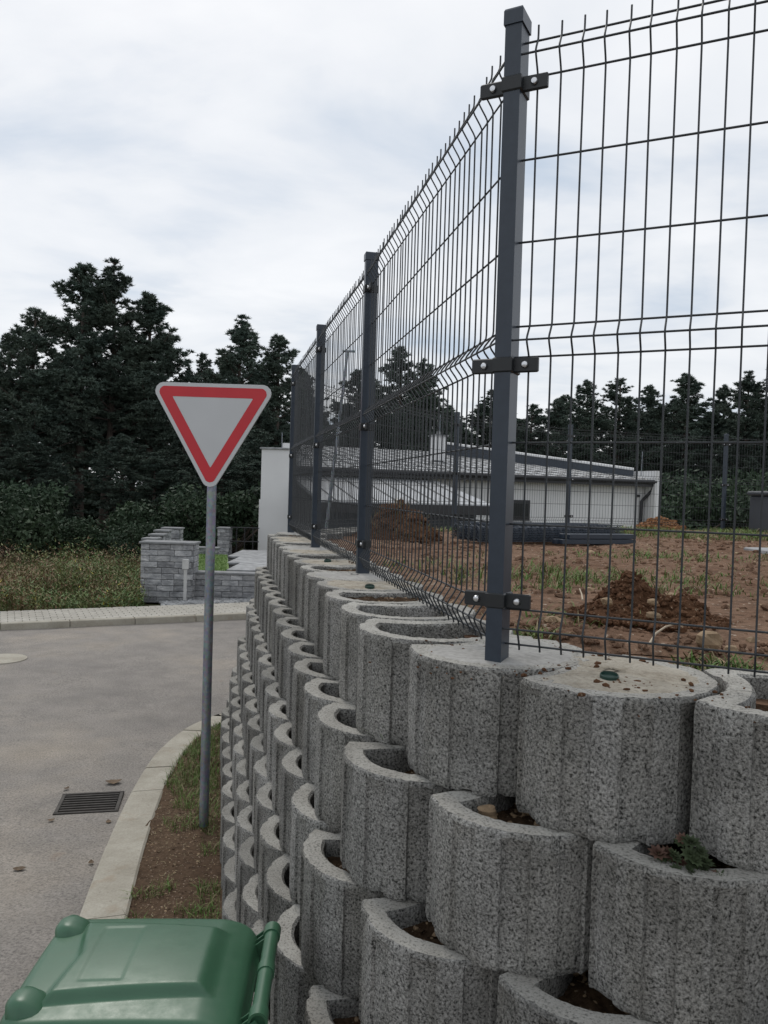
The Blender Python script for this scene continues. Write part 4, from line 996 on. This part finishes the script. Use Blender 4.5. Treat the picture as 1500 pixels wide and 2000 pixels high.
def shrub_mesh(seed, n=4600, leafs=.062):
    rs = np.random.default_rng(seed); tb = MB(); C = []
    lob = [(rs.normal(0, .55), rs.normal(0, .4), rs.uniform(.35, 1.35), rs.uniform(.35, .62)) for _ in range(13)]
    for q in lob: tb.tube([(0, 0, 0), (q[0]*.5, q[1]*.5, q[2]*.55), (q[0], q[1], q[2])], [.04, .025, .008], 5)
    pts = []
    for _ in range(n):
        q = lob[int(rs.integers(len(lob)))]; d_ = rs.normal(0, 1, 3); d_ /= np.linalg.norm(d_); rr = q[3]*rs.uniform(.45, 1.05)
        pts.append([q[0]+d_[0]*rr, q[1]+d_[1]*rr, max(.03, q[2]+d_[2]*rr*.8)])
    C = np.array(pts); D = rs.normal(0, 1, (n, 3)); D /= np.linalg.norm(D, axis=1, keepdims=True); S2 = np.cross(D, rs.normal(0, 1, (n, 3))); S2 /= np.linalg.norm(S2, axis=1, keepdims=True)
    l_ = rs.uniform(.6, 1.3, (n, 1))*leafs; v = np.stack([C-D*l_, C+S2*l_*.5, C+D*l_, C-S2*l_*.5], 1).reshape(-1, 3)
    me = bpy.data.meshes.new('crown'); me.from_pydata(v.tolist(), [], np.arange(len(v)).reshape(-1, 4).tolist()); me.materials.append(M_LEAF); return tb.mesh('stem', M_BARK, True, 60), me
SHR = [shrub_mesh(200+i) for i in range(3)]
def shrub(px, top_y, Y, wid, label, group, v):
    p = aty(px, 1060, Y); topz = aty(px, top_y, Y).z; e = thing('shrub', label, 'shrub', (p.x, p.y, -.03), group, rz=rng.uniform(0, 6.28)); s_ = topz/1.9; e.scale = (s_*wid, s_*wid, s_)
    for nm, me in zip(('stem', 'crown'), SHR[v]): o = bpy.data.objects.new(nm, me); COL.objects.link(o); o.parent = e
for i, px in enumerate(np.linspace(-60, 500, 15)):
    shrub(px+rng.uniform(-12, 12), 995+rng.uniform(-85, 55), 24.5+rng.uniform(-1.5, 3.5), 1.0, 'leafy green shrub under the pines at the back of the meadow', 'shrubs under the pines', i % 3)
for i, (px, ty, Y) in enumerate([(-30, 800, 31), (45, 845, 30), (112, 905, 29.5), (240, 850, 31), (285, 890, 30), (350, 835, 32), (440, 860, 31), (505, 840, 33)]):
    pine(px, ty, Y, 'young bushy pine with low branches under the tall pines', 'young pines under the tall ones', (2, 4)[i % 2], 1.7)
for i, px in enumerate(np.linspace(-60, 560, 9)): shrub(px, 905+rng.uniform(-30, 30), 40, 1.1, 'tall dark shrub deep under the pine trunks', 'tall understorey shrubs', i % 3)
for i, px in enumerate(np.linspace(980, 1640, 14)): shrub(px+rng.uniform(-10, 10), 925+rng.uniform(-45, 30) if px > 1100 else 868+rng.uniform(0, 10), 38+rng.uniform(-2, 3), 1.0, 'leafy shrub in the dark wood behind the house', 'shrubs behind the house', i % 3)
# tall dry meadow beyond the sidewalk
mb = MB(); rs = np.random.default_rng(21)
e_left = KA+kn*(sw+.15)
for _ in range(26000):
    u, v = rs.uniform(-9.5, 5.5), rs.random()**1.1*6.0; p = KA+kd*u+kn*(sw+.18+v)
    ix = 750+F*p.x/p.y
    if ix > 285+rs.uniform(-8, 4) or ix < -120: continue
    pt = np.array([[p.x, p.y]]); zone = .8*wob(pt, .9, 2)[0]+.6*wob(pt, 2.3, 1)[0]+.25*(p.x+6.5); q = rs.random()
    hgt = rs.uniform(.25, 1.0)*(.5+.5*min(1, v/1.2))*(.82+.5*wob(pt, 2.1, 6)[0])
    if zone > .25: mi = 4 if q < .55 else (1 if q < .85 else 3)
    elif zone > -.35: mi = 3 if q < .4 else (1 if q < .72 else 4)
    else: mi = 3 if q < .72 else (2 if q < .8 else 1)
    blades(mb, Vector((p.x, p.y, -.02)), hgt, rs.uniform(.006, .012), rs.uniform(.05, .4), mi, rs, 1)
    for _k in range(4):
        z = hgt*rs.uniform(.25, 1.0); blades(mb, Vector((p.x+rs.normal(0, .05), p.y+rs.normal(0, .05), z-.04)), rs.uniform(.03, .09), rs.uniform(.015, .035), rs.uniform(.4, 1.8), 5 if (q > .985 and zone > 0) else mi, rs, 1)
o = mb.build('meadow', M_GR); tag(o, 'tall dry brown and green meadow weeds behind the sidewalk', 'meadow', kind='stuff')
# ------------------------------------------------------------------ neighbour's split-block garden walls
YB = (KA+kn*(sw+.55)).y
def px2x(px, Y): return aty(px, 1000, Y).x
def block_wall(name, label, x0, x1, Y, z0, z1, depth=.3, ang_=0, cap=True, bl=.33, bh=.118, par=None):
    root = thing(name, label, 'wall', ((x0+x1)/2, Y, z0))
    core = MB().box(((x0+x1)/2, Y+depth/2+.012, (z0+z1)/2), (x1-x0-.024, depth-.024, z1-z0), 0); core.build('core', M_COPING, root)
    nr = max(1, round((z1-z0)/bh)); h_ = (z1-z0)/nr
    def course(face, n0, n1):
        for r_ in range(nr):
            u = n0-(bl*.5 if r_ % 2 else 0)*1.0
            while u < n1-.02:
                ln_ = bl*rng.choice([.75, 1.0, 1.0, 1.25]); a, b = max(n0, u), min(n1, u+ln_); u += ln_
                if b-a < .04: continue
                pr = rng.uniform(.0, .012); zc = z0+(r_+.5)*h_
                if face == 'f': MB().box(((a+b)/2, Y-pr/2+.02, zc), (b-a-.008, .05+pr, h_-.008), 0, bev=.008).build('wall_block', M_SPLIT, root)
                else:
                    xx = x0 if face == 'l' else x1
                    MB().box((xx+(-pr/2+.02 if face == 'l' else pr/2-.02), (a+b)/2, zc), (.05+pr, b-a-.008, h_-.008), 0, bev=.008).build('wall_block', M_SPLIT, root)
    course('f', x0, x1); course('l', Y+.05, Y+depth); course('r', Y+.05, Y+depth)
    if cap: MB().box(((x0+x1)/2, Y+depth/2, z1+.022), (x1-x0+.07, depth+.07, .044), 0, bev=.008).build('coping', M_COPING, root)
    return root
y0 = at(280, 1172, .05).y
def zpx(px, py, Y): return aty(px, py, Y).z
block_wall('block_wall', 'grey split-face block pier beside the sidewalk with a flat dark coping', px2x(277, y0), px2x(379, y0), y0, .0, zpx(330, 1063, y0), .45)
steps = [(293, 1052, 1.0), (306, 1044, 1.9), (316, 1036, 2.8), (335, 1031, 3.8)]
nms = ['lowest', 'second lowest', 'second highest', 'highest']
for (px, py, dy_), nm in zip(steps, nms):
    Y = y0+dy_; w_ = 24 if px < 330 else 34
    block_wall('block_wall', 'stepped grey block pier behind the coping, '+nm+' of its flight', px2x(px-w_/2, Y), px2x(px+w_/2, Y), Y, .0, zpx(px, py+3, Y), .3)
block_wall('block_wall', 'low grey block wall with dark coping in front of the green lawn', px2x(380, y0+.25), px2x(560, y0+.25), y0+.25, .0, zpx(430, 1122, y0+.25), .25)
Yp = y0+8.5; block_wall('block_wall', 'grey block gate pier beside the garden railing', px2x(426, Yp), px2x(449, Yp), Yp, .0, zpx(437, 1033, Yp), .4)
Yq = y0+5.4; block_wall('block_wall', 'low grey block wall at the back of the lawn', px2x(378, Yq), px2x(426, Yq), Yq, .0, zpx(400, 1072, Yq), .25)
zl = zpx(410, 1119, y0+.5)-.06
lw = centre(MB().add([(px2x(380, y0+.5), y0+.5, zl), (px2x(452, y0+.5), y0+.5, zl), (px2x(446, Yq), Yq, zl+.02), (px2x(380, Yq), Yq, zl+.02)], [(0, 1, 2, 3)]).build('lawn', M_LAWN)); struct(lw)
mb = MB(); rs = np.random.default_rng(4)
for _ in range(5000):
    u, v = rs.random(), rs.random(); Y = y0+.5+v*4.8; xa, xb = px2x(381, Y), px2x(446, Y); blades(mb, Vector((xa+(xb-xa)*u, Y, zl+.02*v-.01)), rs.uniform(.03, .06), .012, rs.uniform(.2, .8), 0, rs, 1)
o = mb.build('grass', M_GR); tag(o, 'bright mown garden grass behind the low block wall', 'grass', kind='stuff')
stp = thing('garden_steps', 'pale stone steps beside the lawn leading to the white gable wall', 'steps', (px2x(475, y0+3), y0+3, 0))
for i, (Y, za, zb_) in enumerate(((y0+1.4, .0, zpx(475, 1112, y0+1.4)), (y0+3.4, .0, zpx(475, 1098, y0+3.4)), (y0+5.4, .0, zpx(475, 1086, y0+5.4)))):
    MB().box(((px2x(449, Y)+px2x(520, Y))/2, Y+1.0, zb_/2-.03), (px2x(520, Y)-px2x(449, Y), 2.1, zb_-.06), 0).build('riser', M_SPLIT, stp)
    MB().box(((px2x(449, Y)+px2x(520, Y))/2, Y+.98, zb_-.03), (px2x(520, Y)-px2x(449, Y)+.04, 2.2, .06), 0, bev=.01).build('tread', M_STEP, stp)
rl = thing('railing', 'thin dark garden railing beside the block gate pier', 'railing', (px2x(475, Yp), Yp, .3))
for zz in (zpx(475, 1031, Yp), zpx(475, 1058, Yp)): MB().tube([(px2x(449, Yp), Yp+.1, zz), (px2x(506, Yp), Yp+.1, zz)], .018, 6).build('rail', M_GUTTER, rl)
for px in (462, 478, 494): MB().tube([(px2x(px, Yp), Yp+.1, .0), (px2x(px, Yp), Yp+.1, zpx(475, 1031, Yp))], .018, 6).build('baluster', M_GUTTER, rl)
mk = thing('marker_post', 'slim pale utility marker post in front of the block pier', 'post', (px2x(365, y0-.2), y0-.2, .0))
MB().box((px2x(365, y0-.2), y0-.2, zpx(365, 1110, y0-.2)/2), (.055, .04, zpx(365, 1110, y0-.2)), 0, bev=.006).build('stake', M_MARK, mk)
MB().box((px2x(365, y0-.2), y0-.2, (zpx(365, 1112, y0-.2)+zpx(365, 1092, y0-.2))/2), (.11, .08, zpx(365, 1092, y0-.2)-zpx(365, 1112, y0-.2)), 0, bev=.01).build('marker_box', M_MARK, mk)
mb = MB()
for _ in range(900):
    p = KA+kd*rs.uniform(2.7, 6)+kn*(sw+.15+rs.random()*.45); add_rock(mb, Vector((p.x, p.y, .09)), rs.uniform(.02, .06), rs, 0)
o = mb.build('gravel', M_STEP); tag(o, 'loose grey gravel strip between sidewalk and block walls', 'gravel', kind='stuff')
# ------------------------------------------------------------------ white house
HE1, HE2 = aty(560, 913, 25.0), aty(1276, 941, 30.0)
ex = Vector((HE2.x-HE1.x, HE2.y-HE1.y, 0)); hl = ex.length; ex.normalize(); en = Vector((-ex.y, ex.x, 0))       # en points away from the camera
ez = (HE1.z+HE2.z)/2
house = thing('white_house', 'low white bungalow with pale sheet roof beyond the far fence', 'house', (HE1.x+ex.x*hl/2, HE1.y+ex.y*hl/2, 0))
def hp(u, v, z): q = HE1+ex*u+en*v; return Vector((q.x, q.y, z))
ha = math.atan2(ex.y, ex.x)
def hbox(u0, u1, v0, v1, z0, z1, nm, mat, par=house, bev=0): c = hp((u0+u1)/2, (v0+v1)/2, (z0+z1)/2); return MB().box(c, (abs(u1-u0), abs(v1-v0), z1-z0), ha, bev=bev).build(nm, mat, par)
u_split = 8.0
hbox(2.4, hl-.05, .45, 8.0, 0, ez+.02, 'wall', M_WHITE); hbox(.2, 2.5, .45, 2.5, 0, ez+.02, 'wall', M_WHITE)
RD = 8.2; rise = 1.15
def slab(pts, th, nm, mat, par=house):
    mb = MB(); n = len(pts); mb.add([p for p in pts]+[p-Vector((0, 0, th)) for p in pts], [tuple(range(n)), tuple(range(2*n-1, n-1, -1))]+[(i, n+i, n+(i+1) % n, (i+1) % n) for i in range(n)]); return mb.build(nm, mat, par)
roof = slab([hp(.1, 0, ez+.06), hp(hl, 0, ez+.06), hp(hl, RD, ez+.06+rise), hp(2.6, RD, ez+.06+rise)], .12, 'roof', M_ROOF)
for u in np.arange(.3, hl, .55): MB().tube([hp(u, .02, ez+.075), hp(max(u, 2.65), RD-.02, ez+.075+rise)], .022, 4).build('seam', M_SEAM, roof)
for v in np.arange(.5, RD, .72): MB().tube([hp(.15+2.5*v/RD, v, ez+.065+rise*v/RD), hp(hl-.02, v, ez+.065+rise*v/RD)], .014, 4).build('sheet_joint', M_SEAM, roof)
MB().tube([hp(-.05, -.08, ez-.01), hp(hl+.05, -.08, ez-.01)], .085, 8).build('gutter', M_GUTTER, house, True, 50)
hbox(0, hl, -.02, .06, ez-.19, ez-.07, 'fascia', M_GUTTER)
# right parapet and the dark upper wall
hbox(hl-.02, hl+.22, -.15, RD, 0, ez+.42, 'side_wall', M_WHITE)
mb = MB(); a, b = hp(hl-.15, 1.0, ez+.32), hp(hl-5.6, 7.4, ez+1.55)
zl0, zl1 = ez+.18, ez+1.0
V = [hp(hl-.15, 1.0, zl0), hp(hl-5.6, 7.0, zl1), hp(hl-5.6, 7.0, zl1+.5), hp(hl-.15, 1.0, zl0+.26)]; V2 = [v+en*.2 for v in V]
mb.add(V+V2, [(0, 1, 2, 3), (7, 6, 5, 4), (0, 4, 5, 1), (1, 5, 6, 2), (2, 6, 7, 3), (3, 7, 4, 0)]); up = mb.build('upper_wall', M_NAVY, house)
MB().tube([V[3]+Vector((0, 0, .05)), V[2]+Vector((0, 0, .05))], .06, 5).build('parapet_trim', M_WHITE, up)
# window
uw0, uw1 = hl*.64-.0, hl*.64+.0
wl_, wr_ = aty(992, 985, 29), aty(1034, 985, 29)
def u_of(px):                                    # where a pixel column meets the front wall
    d_ = ray(px, 960); o_ = HE1+en*.45; den = d_.x*en.x+d_.y*en.y; t = (o_.x*en.x+o_.y*en.y)/den; q = Vector((d_.x*t, d_.y*t, 0)); return (q-Vector((HE1.x, HE1.y, 0))).dot(ex), t
u0, t0_ = u_of(985); u1, t1_ = u_of(1035); zt = CAM.z+ray(1035, 977).z*t1_; zb1 = CAM.z+ray(1035, 1017).z*t1_
w_ = hbox(u0, u1, .40, .47, zb1, zt, 'window', M_GUTTER); hbox(u0+.08, u1-.08, .385, .41, zb1+.08, zt-.08, 'pane', M_GLASS, w_)
hbox(u0-.05, u1+.05, .33, .46, zb1-.06, zb1-.004, 'window_sill', M_STEP)
ud, td = u_of(1262); MB().tube([hp(ud, -.05, ez-.06), hp(ud-.02, .10, ez-.35), hp(ud-.28, .34, ez-.75), hp(ud-.3, .36, 0)], .065, 8).build('downpipe', M_GUTTER, house, True, 60)
hbox(u_of(1245)[0]-.05, u_of(1245)[0]+.06, .36, .45, ez-.6, ez-.5, 'wall_lamp', M_GUTTER)
# lean-to roof towards the street side
LD = 3.6; ul1 = 1.0
while True:
    q = hp(ul1+.3, -LD, 0)
    if 750+F*q.x/q.y > 962 or ul1 > 14: break
    ul1 += .05
zlo = aty(760, 987, 23.2).z
lr = slab([hp(.15, .3, ez-.20), hp(ul1, .3, ez-.20), hp(ul1+.3, -LD, zlo+.1), hp(.15, -LD, zlo+.1)], .10, 'lean_to_roof', M_ROOF)
for u in np.arange(.6, ul1, .62): MB().tube([hp(u, .25, ez-.185), hp(u, -LD+.02, zlo+.115)], .02, 4).build('seam', M_SEAM, lr)
hbox(.1, ul1+.35, -LD-.14, -LD-.02, zlo-.22, zlo+.06, 'lean_to_gutter', M_GUTTER)
hbox(.3, ul1, -LD+.5, -LD+.65, 0, zlo-.02, 'lean_to_shade', M_NAVY)  # dark panel stands in for the shade inside the open carport
# gable wall at the street end
gl0 = aty(506, 1086, 24.2); ztg = aty(508, 877, 24.2).z
gx0 = gl0.x; gx1 = aty(568, 877, 24.2).x
MB().box(((gx0+gx1)/2, 24.2+2.2, ztg/2), (gx1-gx0, 4.4, ztg), 0).build('gable_wall', M_WHITE, house)
MB().box(((gx0+gx1)/2, 24.2+2.2, ztg+.03), (gx1-gx0+.10, 4.5, .06), 0, bev=.01).build('gable_coping', M_STEP, house)
MB().box((gx0-.02, 24.3, ztg*.28), (.06, .12, ztg*.56), 0).build('pilaster', M_WHITE, house)
cp = aty(856, 868, 31.0); cz0, cz1 = aty(856, 885, 31).z-.3, aty(856, 853, 31).z
ch = MB().box((cp.x, cp.y, (cz0+cz1)/2), (.52, .52, cz1-cz0), ha).build('chimney', M_WHITE, house)
MB().box((cp.x, cp.y, cz1+.03), (.62, .62, .06), ha).build('chimney_cap', M_STEP, ch)
MB().tube([(cp.x, cp.y, cz1+.05), (cp.x, cp.y, cz1+.2)], .09, 10).build('flue', M_STEP, ch)
MB().tube([(cp.x+.05, cp.y+.1, cz1), (cp.x+.05, cp.y+.1, aty(856, 808, 31).z)], .014, 5).build('antenna', M_GALV, ch)
cq = aty(562, 874, 27.0); MB().box((cq.x, cq.y, aty(562, 866, 27).z-.3), (.34, .34, .6), ha).build('vent', M_WHITE, house)
p0_, p1_ = aty(551, 890, 27), aty(551, 845, 27); MB().tube([p0_-Vector((0, 0, .4)), p1_], .014, 5).build('antenna', M_GALV, house)
qa = aty(1253, 915, 30.5); MB().tube([qa-Vector((0, 0, .3)), aty(1255, 882, 30.5)], .014, 5).build('antenna', M_GALV, house)
# leaning metal mast in front of the house
ma, mb_ = aty(640, 1010, 19), aty(679, 686, 19); ma = ma+(ma-mb_)*((ma.z+.03)/(mb_.z-ma.z))
mast = thing('mast', 'slender leaning galvanised mast with a short crossbar beyond the fence', 'mast', (ma.x, ma.y, -.03))
MB().tube([ma, mb_], [.05, .032], 10).build('pole', M_GALV, mast, True, 50)
MB().box((mb_.x+.03, mb_.y, mb_.z), (.32, .06, .05), 0, bev=.01).build('crossbar', M_GALV, mast)
